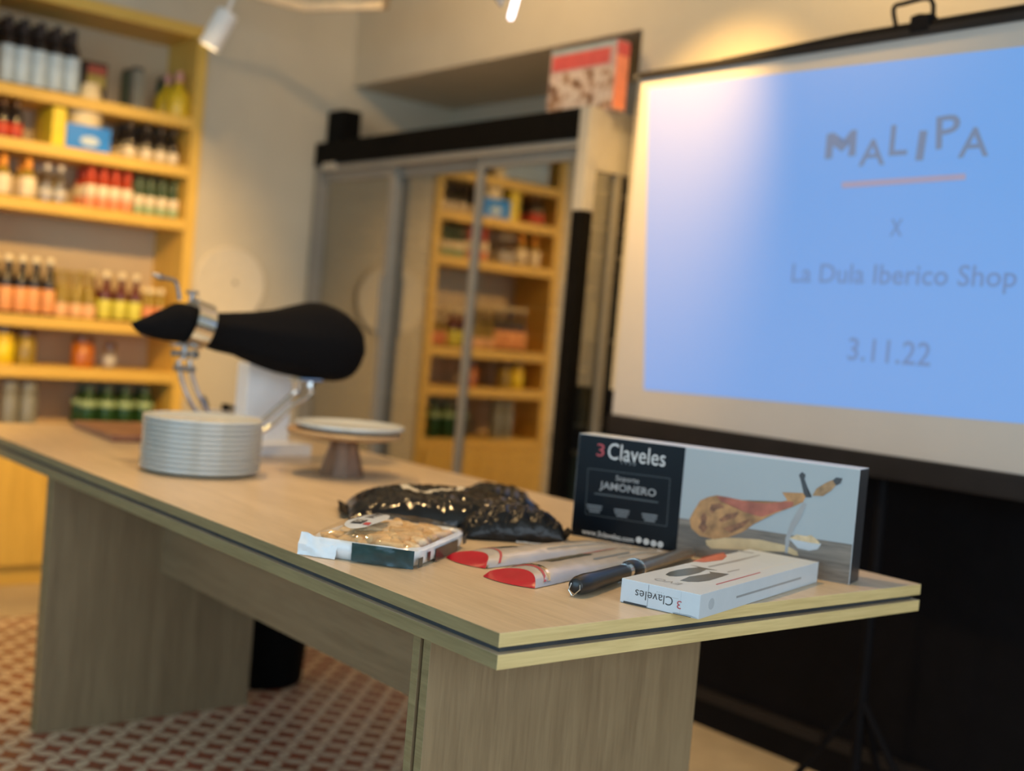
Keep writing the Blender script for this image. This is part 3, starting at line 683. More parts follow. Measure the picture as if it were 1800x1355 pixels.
# ------------------------------------------------------------------ wall disc, bin
g = thing('wall_disc', 'round pale disc with a small dark hub on the wall beside the shelf', 'wall disc', (2.338, YB - .001, 1.26))
latheo('disc', [(0, 0), (.160, 0), (.164, .008), (.158, .016), (.140, .012), (0, .012)], 'disc_pale', g, 48, m=Matrix.Rotation(math.pi / 2, 4, 'X'))
latheo('hub', [(0, .012), (.010, .012), (.008, .020), (0, .020)], 'fridge_grey', g, 16, m=Matrix.Translation((.02, 0, .01)) @ Matrix.Rotation(math.pi / 2, 4, 'X'))
g = thing('waste_bin', 'black tapered waste bin on the tiles behind the table leg', 'bin', (1.835, 3.335, 0.0006))
latheo('bin_body', [(0, 0), (.118, 0), (.125, .012), (.150, .36), (.142, .36), (.112, .03), (0, .03)], 'bin_black', g, 28); latheo('rim', [(.142, .36), (.156, .36), (.157, .375), (.148, .380), (.142, .375)], 'bin_black', g, 28)

# ------------------------------------------------------------------ lamps
# small white spotlight on a rod, turned to the shelf
c0, c1 = at(398, 22, 1, 4.05), at(371, 82, 1, 4.05)
ln = thing('spotlight', 'small white cylinder spotlight hanging on a thin rod before the shelf', 'lamp', (c0 + c1) / 2)
dvec = (c1 - c0).normalized(); dvec = (dvec + Vector((0, .25, 0))).normalized(); L = (c1 - c0).length
def lp(o): return local(ln, o)
mid = (c0 + c1) / 2
bm = bmesh.new(); lathe(bm, [(0, -L / 2), (.036, -L / 2), (.040, -L / 2 + .008), (.040, L / 2), (.034, L / 2), (.034, L / 2 - .02), (0, L / 2 - .02)], 24, dirm(dvec, mid))
lp(finish('lamp_head', bm, 'white_metal', None, True))
bm = bmesh.new(); lathe(bm, [(0, L / 2 - .020), (.033, L / 2 - .020), (.033, L / 2 - .016), (0, L / 2 - .016)], 24, dirm(dvec, mid))
lp(finish('lens', bm, 'lamp_lens', None, True))
top = c0 + Vector((.022, 0, .0))
bm = bmesh.new(); tube(bm, [mid - dvec * L * .3, top + Vector((0, 0, .06)), (top.x, top.y, CEIL - .02)], .007, 8)
lp(finish('rod', bm, 'white_metal', None, True))
bm = bmesh.new(); lathe(bm, [(0, CEIL - .022), (.05, CEIL - .022), (.05, CEIL), (0, CEIL)], 20, Matrix.Translation((top.x, top.y, 0)))
lp(finish('ceiling_rose', bm, 'white_metal', None, True))
lo = spot('spotlight_beam', mid + dvec * (L / 2 + .01), (1.75, 4.85, 1.15), 14, WARM, 95, .8, .03)
# hexagonal cream pendant
zp = 2.34; far = at(551, 22, 2, zp); vd = Vector((.60, .80, 0)).normalized(); R_ = .36; cen = far - vd * R_
g = thing('hexagon_pendant', 'cream hexagonal frame pendant hanging from the ceiling', 'lamp', (cen.x, cen.y, zp))
a0 = math.atan2(vd.y, vd.x) + .10
hexv = [Vector((R_ * math.cos(a0 + k * math.pi / 3), R_ * math.sin(a0 + k * math.pi / 3), 0)) for k in range(6)]
for k in range(6):
    a, b2 = hexv[k], hexv[(k + 1) % 6]; d = (b2 - a).normalized(); s = Vector((-d.y, d.x, 0))
    bm = bmesh.new(); Lk = (b2 - a).length
    mm = Matrix(((d.x, s.x, 0, (a.x + b2.x) / 2), (d.y, s.y, 0, (a.y + b2.y) / 2), (0, 0, 1, 0), (0, 0, 0, 1)))
    box(bm, -Lk / 2, Lk / 2, -.011, .011, 0, .030, .002, mm); finish('frame_bar', bm, 'cream_wood', g)
for k in (0, 2, 4): tubeo('wire', [hexv[k] + Vector((0, 0, .03)), Vector((0, 0, CEIL - zp - .02))], .0015, 'white_metal', g, 6)
latheo('ceiling_rose', [(0, CEIL - zp - .022), (.045, CEIL - zp - .022), (.045, CEIL - zp), (0, CEIL - zp)], 'white_metal', g)
# slim lit tube lamp
ta, tb_ = at(897, 34, 1, 2.75), at(916, -34, 1, 2.75)
g = thing('tube_lamp', 'slim lit pinkish tube lamp hanging at a slant', 'lamp', ta)
dv = tb_ - ta
tubeo('tube', [(0, 0, 0), dv * .1, dv * .5, dv], [.007, .0095, .0095, .0095], 'lamp_tube', g, 14)
tubeo('socket', [dv, dv * 1.3], .016, 'white_metal', g, 14)
tubeo('rod', [dv * 1.28, Vector((dv.x * 1.3, 0, CEIL - ta.z))], .004, 'white_metal', g, 8)
pa, pb, pc = [at(u, v, 1, 2.80) - ta for u, v in ((852, -25), (880, 14), (896, -25))]
plate_poly('shade_fin', [pa, pb, pc], (0, -1, 0), 'fridge_grey', g, .006)
# ceiling track spotlight that lights the screen's corner, and plain warm downlights
def downlight(name, label, loc, target, energy, angle, blend, group=None, radius=.03, col=WARM):
    loc = Vector(loc); g = thing(name, label, 'lamp', (loc.x, loc.y, CEIL - .0))
    d = (Vector(target) - loc).normalized(); lz = Vector((0, 0, loc.z - CEIL))
    tubeo('stem', [(0, 0, 0), lz - d * .05], .008, 'white_metal', g, 8)
    bm = bmesh.new(); lathe(bm, [(0, -.12), (.036, -.12), (.040, -.11), (.040, .0), (.034, .0), (.034, -.02), (0, -.02)], 20, dirm(d, lz)); finish('lamp_head', bm, 'white_metal', g, True)
    bm = bmesh.new(); lathe(bm, [(0, -.020), (.033, -.020), (.033, -.016), (0, -.016)], 20, dirm(d, lz)); finish('lens', bm, 'lamp_lens', g, True)
    spot(name + '_beam', loc + d * .01, target, energy, col, angle, blend, radius)
DEEP = (1.0, 0.60, 0.18)
downlight('track_spotlight', 'white track spotlight aimed at the corner of the projection screen', (1.98, 2.42, 2.62), (2.62, 2.52, 1.87), 205, 52, 1.0, col=DEEP)
downlight('track_spotlight', 'white track spotlight washing the wall above the projection screen', (2.25, 1.75, 2.62), (2.87, 2.05, 2.30), 30, 130, .9, col=DEEP)
downlight('ceiling_spotlight', 'white ceiling spotlight above the far end of the table', (1.30, 3.05, 2.62), (1.45, 3.15, .74), 80, 110, .9)
downlight('ceiling_spotlight', 'white ceiling spotlight above the near end of the table', (1.35, 1.85, 2.62), (1.50, 1.80, .74), 72, 100, .9)
downlight('ceiling_spotlight', 'white ceiling spotlight aimed at the lower shelf and cabinet', (0.85, 2.00, 2.62), (1.62, 4.85, 1.05), 390, 40, .9, col=DEEP)
downlight('ceiling_spotlight', 'white ceiling spotlight added to brighten the floor beside the table', (0.15, 3.75, 2.62), (0.98, 3.88, 0.0), 150, 34, .9, col=DEEP)  # unseen lamp added to warm the floor left of the table
downlight('ceiling_spotlight', 'white ceiling spotlight lighting the wall above the refrigerator', (2.00, 3.30, 2.66), (2.87, 3.6, 2.5), 24, 150, .9)

# ------------------------------------------------------------------ ham in its stand
YH = 3.0
def ph(u, v, y=YH): return at(u, v, 1, y)
cont = [((230, 567), (232, 572)), ((247, 560), (241, 583)), ((268, 551), (258, 591)), ((290, 541), (285, 598)), ((312, 532), (312, 601)), ((345, 538), (345, 604)), ((368, 549), (366, 612)),
        ((405, 548), (408, 624)), ((445, 547), (452, 642)), ((485, 543), (495, 655)), ((520, 537), (530, 664)), ((550, 532), (560, 670)), ((580, 536), (588, 672)),
        ((606, 550), (610, 662)), ((625, 572), (626, 645)), ((635, 596), (634, 622)), ((637, 606), (637, 612))]
tops = smooth_path([ph(*a) for a, b in cont], 3); bots = smooth_path([ph(*b) for a, b in cont], 3)
secs = []
for i, (a, b) in enumerate(zip(tops, bots)):
    c = (a + b) / 2; hv = (a - b) / 2; r = hv.length; f = i / (len(tops) - 1)
    wy = r * (0.78 if f < .4 else 0.78 + .08 * min(1, (f - .4) / .3))
    ring = []
    for k in range(28):
        th = 2 * math.pi * k / 28
        p = c + hv * math.cos(th) + Vector((0, 1, 0)) * wy * math.sin(th)
        if .36 < f < .95:                            # soft gathers running along the cloth
            w = .0045 * math.sin(7 * th + 9 * f) * min(1, (f - .36) * 8) * (1 - .6 * f) + .004 * noise.noise(p * 14)
            p += (p - c).normalized() * w
        ring.append(p)
    secs.append(ring)
hc = ph(460, 600)
hm = thing('covered_ham', 'whole ham wrapped in black cloth held in a metal stand', 'ham', (hc.x, YH, hc.z))
bm = bmesh.new(); loft(bm, secs); local(hm, finish('cloth_cover', bm, 'cloth_black', None, True))
rs = thing('ham_stand', 'chrome ham stand with paired curved rods and a clamp ring', 'stand', (1.47, YH, TT))
def rp(o): return local(rs, o)
# clamp ring round the shank
ra, rb = (ph(345, 535) + ph(345, 606)) / 2, None
axis = ((ph(366, 549) + ph(366, 612)) / 2 - (ph(325, 531) + ph(325, 602)) / 2).normalized()
bm = bmesh.new(); RO = .064
lathe(bm, [(RO - .003, -.026), (RO, -.026), (RO, .026), (RO - .003, .026), (RO - .003, -.026)], 40, dirm(axis, ra))
rp(finish('clamp_ring', bm, 'chrome', None, True))
bm = bmesh.new(); tube(bm, [ra + Vector((-.018, 0, RO - .002)), ra + Vector((-.018, 0, RO + .020))], .006); tube(bm, [ra + Vector((-.034, 0, RO + .020)), ra + Vector((-.002, 0, RO + .020))], .005)
rp(finish('clamp_screw', bm, 'steel', None, True))
bm = bmesh.new(); sp_ = smooth_path([ph(*q) for q in ((316, 527), (313, 508), (308, 494), (296, 490), (282, 487), (268, 481))], 4)
tube(bm, sp_, [.0055] * (len(sp_) - 6) + [.007, .009, .009, .007, .005, .003]); rp(finish('spike', bm, 'steel', None, True))
bm = bmesh.new()
for du in (0, 1):
    path = [(313, 632), (316, 655), (325, 688), (345, 728), (378, 775), (400, 802)] if not du else [(333, 632), (336, 655), (345, 685), (363, 722), (392, 768), (414, 800)]
    tube(bm, smooth_path([ph(*q) for q in path], 5), .0065, 10)
rp(finish('curved_rods', bm, 'chrome', None, True))
bm = bmesh.new()
for path in ([(524, 682), (505, 702), (470, 733), (440, 758), (410, 795)], [(548, 688), (538, 700), (515, 712), (480, 745), (455, 762), (425, 796)]):
    tube(bm, smooth_path([ph(*q) for q in path], 5), .0075, 10)
rp(finish('curved_rods', bm, 'chrome', None, True))
for (ua, ub, v) in ((302, 345, 620), (307, 342, 646)):
    bm = bmesh.new(); tube(bm, [ph(ua, v), ph(ub, v + 4)], .009, 12); rp(finish('cross_bar', bm, 'steel', None, True))
k1 = ph(340, 623, YH - .012)
bm = bmesh.new(); lathe(bm, [(0, 0), (.012, 0), (.012, .012), (.009, .016), (0, .016)], 16, dirm((0, -1, 0), k1)); rp(finish('knob', bm, 'chrome', None, True))
bm = bmesh.new(); tube(bm, [ph(322, 632), ph(326, 603)], .008, 12); box(bm, ph(302, 604).x, ph(320, 604).x, YH - .012, YH + .012, ph(310, 606).z - .004, ph(310, 606).z + .004)
rp(finish('neck', bm, 'steel', None, True))
# cradle under the thick end
cA, cB = ph(513, 678), ph(556, 663)
bm = bmesh.new(); tube(bm, [ph(524, 688), ph(522, 668)], .011, 12); tube(bm, [ph(548, 690), ph(545, 674), ph(552, 664)], .010, 12)
box(bm, ph(512, 668).x, ph(558, 668).x, YH - .03, YH + .03, ph(540, 667).z - .005, ph(540, 667).z + .003, .002)
rp(finish('cradle', bm, 'chrome', None, True))
k2 = ph(517, 690, YH - .014)
bm = bmesh.new(); lathe(bm, [(0, 0), (.011, 0), (.011, .010), (.006, .014), (0, .014)], 16, dirm((0, -1, 0), k2)); rp(finish('knob', bm, 'chrome', None, True))
bm = bmesh.new(); box(bm, 1.335, 1.545, YH - .055, YH + .055, TT + .0003, TT + .022, .004); rp(finish('base', bm, 'walnut'))
# white L-shaped display stand behind
wl, wr = at(462, 813, 2, TT).x, at(592, 813, 2, TT).x
ws = thing('white_board_stand', 'white upright block rising from a thick white base slab', 'stand', (1.62, 3.13, TT))
def wp(o): return local(ws, o)
wp(boxo('base_slab', wl - .05, 1.795, 2.955 + .115, 3.27, TT + .0003, TT + .034, 'white_board', bev=.003))
x0_, x1_ = at(432, 720, 1, 3.14).x, at(509, 740, 1, 3.14).x
wp(boxo('upright', x0_, x1_, 3.14, 3.21, TT + .034, at(470, 640, 1, 3.14).z, 'white_board', bev=.004))
# little tray of tools behind the plates
c = at(395, 728, 1, 3.30)
g = thing('utensil_tray', 'small pale tray with dark handles behind the stacked plates', 'tray', (c.x, 3.315, TT))
zz = at(395, 716, 1, 3.30).z - TT
boxo('tray_body', -.075, .085, -.02, .03, .0003, zz - .008, 'tray_pale', g, .004)
tubeo('lever', [(-.05, 0, zz - .012), (-.058, 0, zz + .012), (-.066, 0, zz + .030)], [.007, .008, .006], 'dark_steel', g)
tubeo('knob', [(.003, -.01, zz - .010), (.003, -.01, zz + .010)], .012, 'fridge_black', g); boxo('clip', .03, .075, -.02, .02, zz - .008, zz + .006, 'dark_steel', g, .003)

# ------------------------------------------------------------------ cutting board, plates, cake stand
g = thing('cutting_board', 'reddish brown wooden cutting board at the far end of the table', 'board', (1.46, 3.57, TT), math.radians(-4))
bm = bmesh.new(); pts = [(-.115, -.205), (.185, -.205), (.185, .205), (-.115, .205)]
box(bm, -.130, .185, -.205, .205, .0003, .020, .006); finish('board', bm, 'red_board_wood', g)
bm = bmesh.new(); tube(bm, [(.12, .15, .0205), (.12, .17, .0205)], .001, 6); finish('hang_hole', bm, 'walnut', g)
PC = Vector((1.312, 2.778, TT)); PR = .146
def plate_mesh(R):
    bm = bmesh.new()
    lathe(bm, [(0, .0), (R * .62, 0), (R * .86, .002), (R * .925, .0062), (R * .930, .0088), (R * .985, .0096), (R, .0115), (R, .0168), (R * .994, .0185), (R * .975, .0182), (R * .93, .0115), (R * .86, .0085), (R * .6, .0065), (0, .0065)], 56)
    o = finish('plate', bm, 'porcelain', None, True); me = o.data; bpy.data.objects.remove(o); return me
pm = plate_mesh(PR)
random.seed(3); NP = 11
PT = .0118
for k in range(NP):
    o = link('dinner_plate', pm, None, None, (PC.x + random.uniform(-.0012, .0012), PC.y + random.uniform(-.0012, .0012), TT + .0003 + k * PT))
    o_n = ['bottom', 'second', 'third', 'fourth', 'fifth', 'sixth', 'seventh', 'eighth', 'ninth', 'tenth', 'topmost'][k]
    tag(o, f'{o_n} white dinner plate of the tall stack' if k in (0, NP - 1) else f'{o_n} white dinner plate from the bottom of the tall stack', 'plate', 'stacked white plates')
cc = Vector((1.668, 2.690, TT))
g = thing('cake_stand', 'wooden cake stand with a flared faceted foot', 'cake stand', cc)
bm = bmesh.new(); lathe(bm, [(0, .0003), (.058, .0003), (.058, .004), (.047, .045), (.036, .085), (.034, .100), (0, .100)], 10); finish('foot', bm, 'walnut', g)
bm = bmesh.new(); lathe(bm, [(0, .1003), (.120, .1003), (.148, .108), (.151, .114), (.148, .119), (0, .119)], 48); finish('disc', bm, 'cake_disc_wood', g, True)
o = link('serving_plate', plate_mesh(.143), None, None, cc + Vector((.010, -.008, .1193))); tag(o, 'white plate lying on the wooden cake stand', 'plate')

# ------------------------------------------------------------------ carton of the ham stand
Lb, Rb = Vector((1.698, 1.825, TT)), Vector((1.892, 1.277, TT))
e1 = (Rb - Lb).normalized(); UP = Vector((0, 0, 1)); n1 = e1.cross(UP) * 1.0
if n1.dot(CAM - Lb) < 0: n1 = -n1
Lx, Hx, Dx = (Rb - Lb).length, .213, .062
cen = (Lb + Rb) / 2 - n1 * Dx / 2
jb = thing('ham_stand_carton', 'long upright carton with a black panel and a ham picture', 'box', cen)
mm = Matrix(((e1.x, -n1.x, 0, Lb.x), (e1.y, -n1.y, 0, Lb.y), (0, 0, 1, TT), (0, 0, 0, 1)))
bm = bmesh.new(); box(bm, 0, Lx, 0, Dx, .0003, Hx, .0012, mm)
car = local(jb, finish('carton', bm, 'white_card'))
def face(u, v): return atp(u, v, Lb, n1)
def fl(s, z): return Lb + e1 * s + UP * z
def jp(o): return local(jb, o)
split = (face(1188, 970) - Lb).dot(e1)
split = (face(1197, 880) - Lb).dot(e1)
jp(plate_poly('black_panel', [fl(.0008, .001), fl(split, .001), fl(split, Hx - .001), fl(.0008, Hx - .001)], n1, 'black_print', None, .0003))
jp(plate_poly('picture_sky', [fl(split, .001), fl(Lx - .0008, .001), fl(Lx - .0008, Hx - .001), fl(split, Hx - .001)], n1, 'sky_print', None, .0003))
jp(plate_poly('end_panel', [Rb + UP * .001 - n1 * .001, Rb + UP * .001 - n1 * (Dx - .001), Rb + UP * (Hx - .001) - n1 * (Dx - .001), Rb + UP * (Hx - .001) - n1 * .001], e1, 'dark_print', None, .0003))
def zf(zx, zy): return face(1190 + zx / 5.4545, 800 + zy / 5.4545)
def pic(nm, pts, m, lay): jp(plate_poly(nm, [zf(*q) for q in pts], n1, m, None, .00015, .0003 + .00018 * lay))
zA = (zf(20, 600) - Lb).z; zB = (zf(1640, 850) - Lb).z
jp(plate_poly('picture_planks', [fl(split, .001), fl(Lx - .0008, .001), fl(Lx - .0008, zB), fl(split, zA)], n1, 'plank_print', None, .00015, .0003))
pic('picture_board', [(275, 815), (420, 790), (600, 795), (800, 810), (1050, 865), (1150, 920), (1165, 965), (1120, 960), (1040, 925), (760, 920), (580, 905), (330, 895), (285, 860)], 'board_print', 1)
pic('picture_stand', [(1215, 450), (1245, 470), (1190, 600), (1130, 700), (1085, 800), (1060, 940), (1035, 935), (1040, 800), (1090, 650), (1150, 540)], 'grey_print', 2)
pic('picture_stand', [(1170, 190), (1200, 160), (1235, 185), (1225, 230), (1250, 300), (1262, 380), (1290, 390), (1290, 405), (1225, 405), (1205, 310), (1185, 230)], 'dark_print', 2)
pic('picture_ham', [(225, 435), (300, 400), (380, 383), (480, 400), (620, 430), (850, 455), (1000, 445), (1060, 432), (1010, 355), (1210, 362), (1235, 400), (1210, 450), (1100, 500), (950, 555), (830, 600), (740, 660), (640, 730), (500, 785), (360, 805), (220, 772), (140, 700), (122, 610), (170, 520)], 'ham_tan_print', 3)
pic('picture_meat', [(380, 390), (500, 405), (620, 435), (850, 460), (1000, 450), (1065, 440), (1120, 450), (1110, 490), (950, 545), (820, 590), (760, 580), (640, 540), (540, 480), (420, 440)], 'ham_red_print', 4)
for q in ([(205, 690), (235, 640), (225, 590), (265, 545), (290, 600), (275, 660), (300, 690), (255, 745)], [(330, 470), (420, 460), (455, 500), (380, 520), (340, 560), (315, 520)], [(480, 560), (600, 545), (560, 600), (430, 640), (400, 620)], [(440, 700), (620, 640), (720, 600), (640, 690), (520, 745)]):
    pic('picture_shade', q, 'ham_shade_print', 5)
pic('picture_hoof', [(1300, 388), (1340, 318), (1440, 258), (1500, 235), (1545, 265), (1480, 340), (1400, 392)], 'hoof_print', 4)
pic('picture_hoof_tip', [(1495, 240), (1530, 212), (1590, 222), (1570, 270), (1530, 290)], 'dark_print', 5)
pic('picture_bowl', [(1078, 800), (1180, 785), (1300, 815), (1385, 850), (1350, 900), (1270, 915), (1160, 890)], 'bowl_print', 4)
pic('picture_chips', [(1080, 795), (1150, 760), (1240, 775), (1290, 765), (1350, 815), (1375, 852), (1280, 840), (1160, 815)], 'chips_print', 5)
pic('picture_slices', [(140, 1030), (250, 975), (330, 955), (450, 930), (485, 965), (450, 1010), (330, 1040)], 'slices_print', 4)
# print on the black panel
def btext(s, u, v, hpx, wpx, m, bold=.0):
    o = face(u, v); r = (face(u + 20, v + 2.6) - face(u - 20, v - 2.6)).length * wpx / 40; hh = (face(u, v - 10) - face(u, v + 10)).length * hpx / 20
    jp(text_mesh('printed_text', s, m, None, o, e1, UP, hh, r, bold=bold, off=.0005))
btext('3', 1056, 791, 22, 13, 'red_print', .0); btext('Claveles', 1119, 799, 29, 101, 'white_print', -.002)
btext('1 9 3 0', 1105, 814, 6, 25, 'mid_print', .01)
btext('Soporte', 1103, 844, 12, 41, 'grey_print', .006); btext('JAMONERO', 1103, 861, 17, 99, 'grey_print', .012)
def frame_line(ua, va, ub, vb, w, m, nm='printed_line'):
    a, b2 = face(ua, va), face(ub, vb); d = (b2 - a).normalized(); s = n1.cross(d).normalized() * w / 2
    jp(plate_poly(nm, [a - s, b2 - s, b2 + s, a + s], n1, m, None, .0001, .0004))
for q in ((1034, 823, 1178, 841), (1178, 841, 1172, 925), (1172, 925, 1029, 903), (1029, 903, 1034, 823)): frame_line(*q, .0012, 'dim_print', 'printed_frame')
frame_line(1045, 867, 1157, 883, .003, 'dim_print')
for (u, v) in ((1045, 893), (1093, 901), (1142, 909)):
    for k, (w, dv2) in enumerate(((27, -4), (25, 1), (19, 6))): frame_line(u - w / 2, v + dv2 - w * .065, u + w / 2, v + dv2 + w * .065, .0032, 'mid_print')
btext('www.3claveles.com', 1068, 941, 9, 91, 'white_print', .004)
for u, v in ((1123, 949), (1136, 952), (1149, 955), (1161, 957)):
    c = face(u, v); jp(plate_poly('social_icon', [c + e1 * .0062 * math.cos(k * math.pi / 6) + UP * .0062 * math.sin(k * math.pi / 6) for k in range(12)], n1, 'white_print', None, .0001, .0004))
    jp(plate_poly('social_mark', [c + e1 * s_ * .0022 + UP * t_ * .0022 for s_, t_ in ((-1, -1), (1, -1), (1, 1), (-1, 1))], n1, 'grey_print', None, .0001, .0005))

# ------------------------------------------------------------------ white knife carton, overhanging the table edge
Mk = Vector((1.381, 1.187, TT)); f1 = Vector((.963, .262, 0)).normalized(); f2 = Vector((-f1.y, f1.x, 0))
KL, KW, KH = .480, .137, .038
kb = thing('knife_carton', 'flat white carton with knife pictures overhanging the table edge', 'box', Mk + f1 * KL / 2 + f2 * KW / 2)
mk = Matrix(((f1.x, f2.x, 0, Mk.x), (f1.y, f2.y, 0, Mk.y), (0, 0, 1, TT), (0, 0, 0, 1)))
def kp(o): return local(kb, o)
bm = bmesh.new(); box(bm, 0, KL, 0, KW, .0005, KH, .0008, mk); kp(finish('carton', bm, 'white_card'))
def kend(s, z): return Mk + f2 * s + UP * z          # s from the front corner along the end
# tuck flaps of the end: two layers with notches at the bottom
def kflap(nm, pts, off): kp(plate_poly(nm, [kend(*q) for q in pts], -f1, 'white_card', None, .0006, off))
kflap('end_flap', [(.0005, .0015), (.012, .0015), (.014, .004), (.042, .004), (.044, .0015), (.0878, .0015), (.0878, .0365), (.0005, .0365)], .0)
kflap('end_flap', [(.0888, .0035), (.130, .0035), (.132, .0015), (.1365, .0015), (.1365, .0365), (.0888, .0365)], .0)
kp(plate_poly('flap_seam', [kend(.0878, .001), kend(.0888, .001), kend(.0888, .0365), kend(.0878, .0365)], -f1, 'mid_print', None, .0001, .0001))
kp(plate_poly('flap_seam', [kend(.0318, .0015), kend(.0322, .0015), kend(.0322, .0365), kend(.0318, .0365)], -f1, 'bowl_print', None, .0001, .0006))
for q0, q1, zt_ in ((.013, .043, .0038), (.0895, .131, .0033)): kp(plate_poly('flap_notch', [kend(q0, .0006), kend(q1, .0006), kend(q1, zt_), kend(q0, zt_)], -f1, 'dark_print', None, .0001, .0001))
frn = -f1
kp(text_mesh('printed_text', 'Claveles', 'dark_print', None, kend(.0780, .0185), f2, -UP, None, .066, bold=.0, off=.0008))
kp(text_mesh('printed_text', '3', 'red_print', None, kend(.0340, .0160), f2, -UP, .0125, .0075, off=.0008))
kp(text_mesh('printed_text', '1 9 3 0', 'grey_print', None, kend(.068, .0285), f2, -UP, .0018, .012, off=.0008))
kp(plate_poly('printed_line', [kend(.036, .0245), kend(.110, .0245), kend(.110, .0249), kend(.036, .0249)], frn, 'grey_print', None, .0001, .0007))
def ktop(u, v): return at(u, v, 2, TT + KH)
def ztop(zx, zy): return ktop(1060 + zx / 4.286, 940 + zy / 4.286)
def kpic(nm, pts, m): kp(plate_poly(nm, [ztop(*q) for q in pts], UP, m, None, .0002, .0001))
kpic('printed_blade', [(470, 300), (500, 280), (560, 265), (640, 252), (720, 245), (660, 228), (860, 268), (780, 262), (730, 285), (650, 305), (560, 314), (500, 312)], 'olive_print')
kpic('printed_blade', [(580, 345), (650, 315), (740, 302), (810, 290), (800, 278), (950, 296), (900, 315), (800, 345), (720, 355), (640, 354)], 'olive_print')
rt = (ztop(610, 375) - ztop(370, 330)).normalized()
kp(text_mesh('printed_text', 'EVO', 'grey_print', None, ztop(487, 352), -f2 * -1, -f1 * 1.0, None, .046, off=.0003))
kpic('printed_patch', [(670, 200), (800, 165), (900, 140), (935, 160), (900, 190), (760, 208)], 'slices_print')
kpic('printed_line', [(850, 372), (1180, 282), (1190, 285), (855, 377)], 'red_print')
kpic('printed_line', [(935, 277), (1025, 258), (1030, 264), (940, 284)], 'grey_print')
kpic('printed_line', [(790, 238), (1010, 188), (1180, 150), (1185, 155), (1020, 200), (800, 246)], 'grey_print')
kpic('printed_line', [(1020, 118), (1140, 135), (1130, 141), (1015, 125)], 'grey_print')
kpic('printed_line', [(930, 330), (1300, 230), (1480, 188), (1482, 193), (1300, 238), (935, 336)], 'white_print')
def kside(s, z): return Mk + f1 * s + UP * z
kp(plate_poly('printed_line', [kside(.13, .016), kside(.40, .016), kside(.40, .0195), kside(.13, .0195)], -f2, 'grey_print', None, .0001, .0001))
kp(plate_poly('printed_mark', [kside(.04 + .010 * math.cos(k * math.pi / 6), .019 + .009 * math.sin(k * math.pi / 6)) for k in range(12)], -f2, 'bowl_print', None, .0001, .0001))

# ------------------------------------------------------------------ sharpening steel
ha, hb2 = at(1012, 1030, 2, TT + .017), at(1092, 998, 2, TT + .019)
tipp = at(1228, 966, 2, TT + .013)
while (tipp - Lb).dot(n1) < .022: tipp = tipp + (ha - tipp) * .02
sd = (tipp - ha).normalized()
ss = thing('sharpening_steel', 'sharpening steel with black handle, chrome guard and wire loop', 'sharpening steel', (ha + tipp) / 2 - Vector((0, 0, .015)))
def sp2(o): return local(ss, o)
def oval_loft(pts):                                 # (distance along, half width, half height)
    side = Vector((-sd.y, sd.x, 0)).normalized(); upv = sd.cross(side) * (1 if sd.cross(side).z > 0 else -1); out = []
    for s, w, h in pts: out.append([ha + sd * s + side * w * math.cos(2 * math.pi * k / 20) + upv * h * math.sin(2 * math.pi * k / 20) for k in range(20)])
    return out
HL = (hb2 - ha).length
bm = bmesh.new(); loft(bm, oval_loft([(-.004, .006, .006), (0, .0125, .0120), (.012, .0160, .0150), (.035, .0172, .0160), (.075, .0160, .0145), (HL - .012, .0135, .0130)])); sp2(finish('handle', bm, 'handle_black', None, True))
bm = bmesh.new(); loft(bm, oval_loft([(HL - .012, .0145, .0140), (HL - .004, .0148, .0142), (HL + .004, .0145, .0140)])); sp2(finish('bolster', bm, 'chrome', None, True))
bm = bmesh.new(); loft(bm, oval_loft([(HL + .004, .0155, .0150), (HL + .010, .0180, .0170), (HL + .030, .0185, .0172)])); sp2(finish('collar', bm, 'handle_black', None, True))
bm = bmesh.new(); loft(bm, oval_loft([(HL + .030, .0215, .0185), (HL + .034, .0215, .0185)])); sp2(finish('guard_ring', bm, 'chrome', None, True))
LT = (tipp - ha).length
bm = bmesh.new(); loft(bm, oval_loft([(HL + .034, .0165, .0110), (LT - .03, .0160, .0105), (LT - .008, .0140, .0090), (LT, .008, .005)])); sp2(finish('steel_rod', bm, 'steel', None, True))
lo_ = ha - sd * .002; sv = Vector((-sd.y, sd.x, 0)).normalized()
bm = bmesh.new(); lpth = [lo_ + sv * .007 + UP * .004, lo_ - sd * .006 + sv * .008 - UP * .006, lo_ - sd * .007 + sv * .001 - UP * .0135, lo_ - sd * .006 - sv * .001 - UP * .0135, lo_ - sd * .005 - sv * .011 - UP * .003, lo_ - sv * .008 + UP * .003]
tube(bm, lpth, .0011, 8); sp2(finish('wire_loop', bm, 'chrome', None, True))

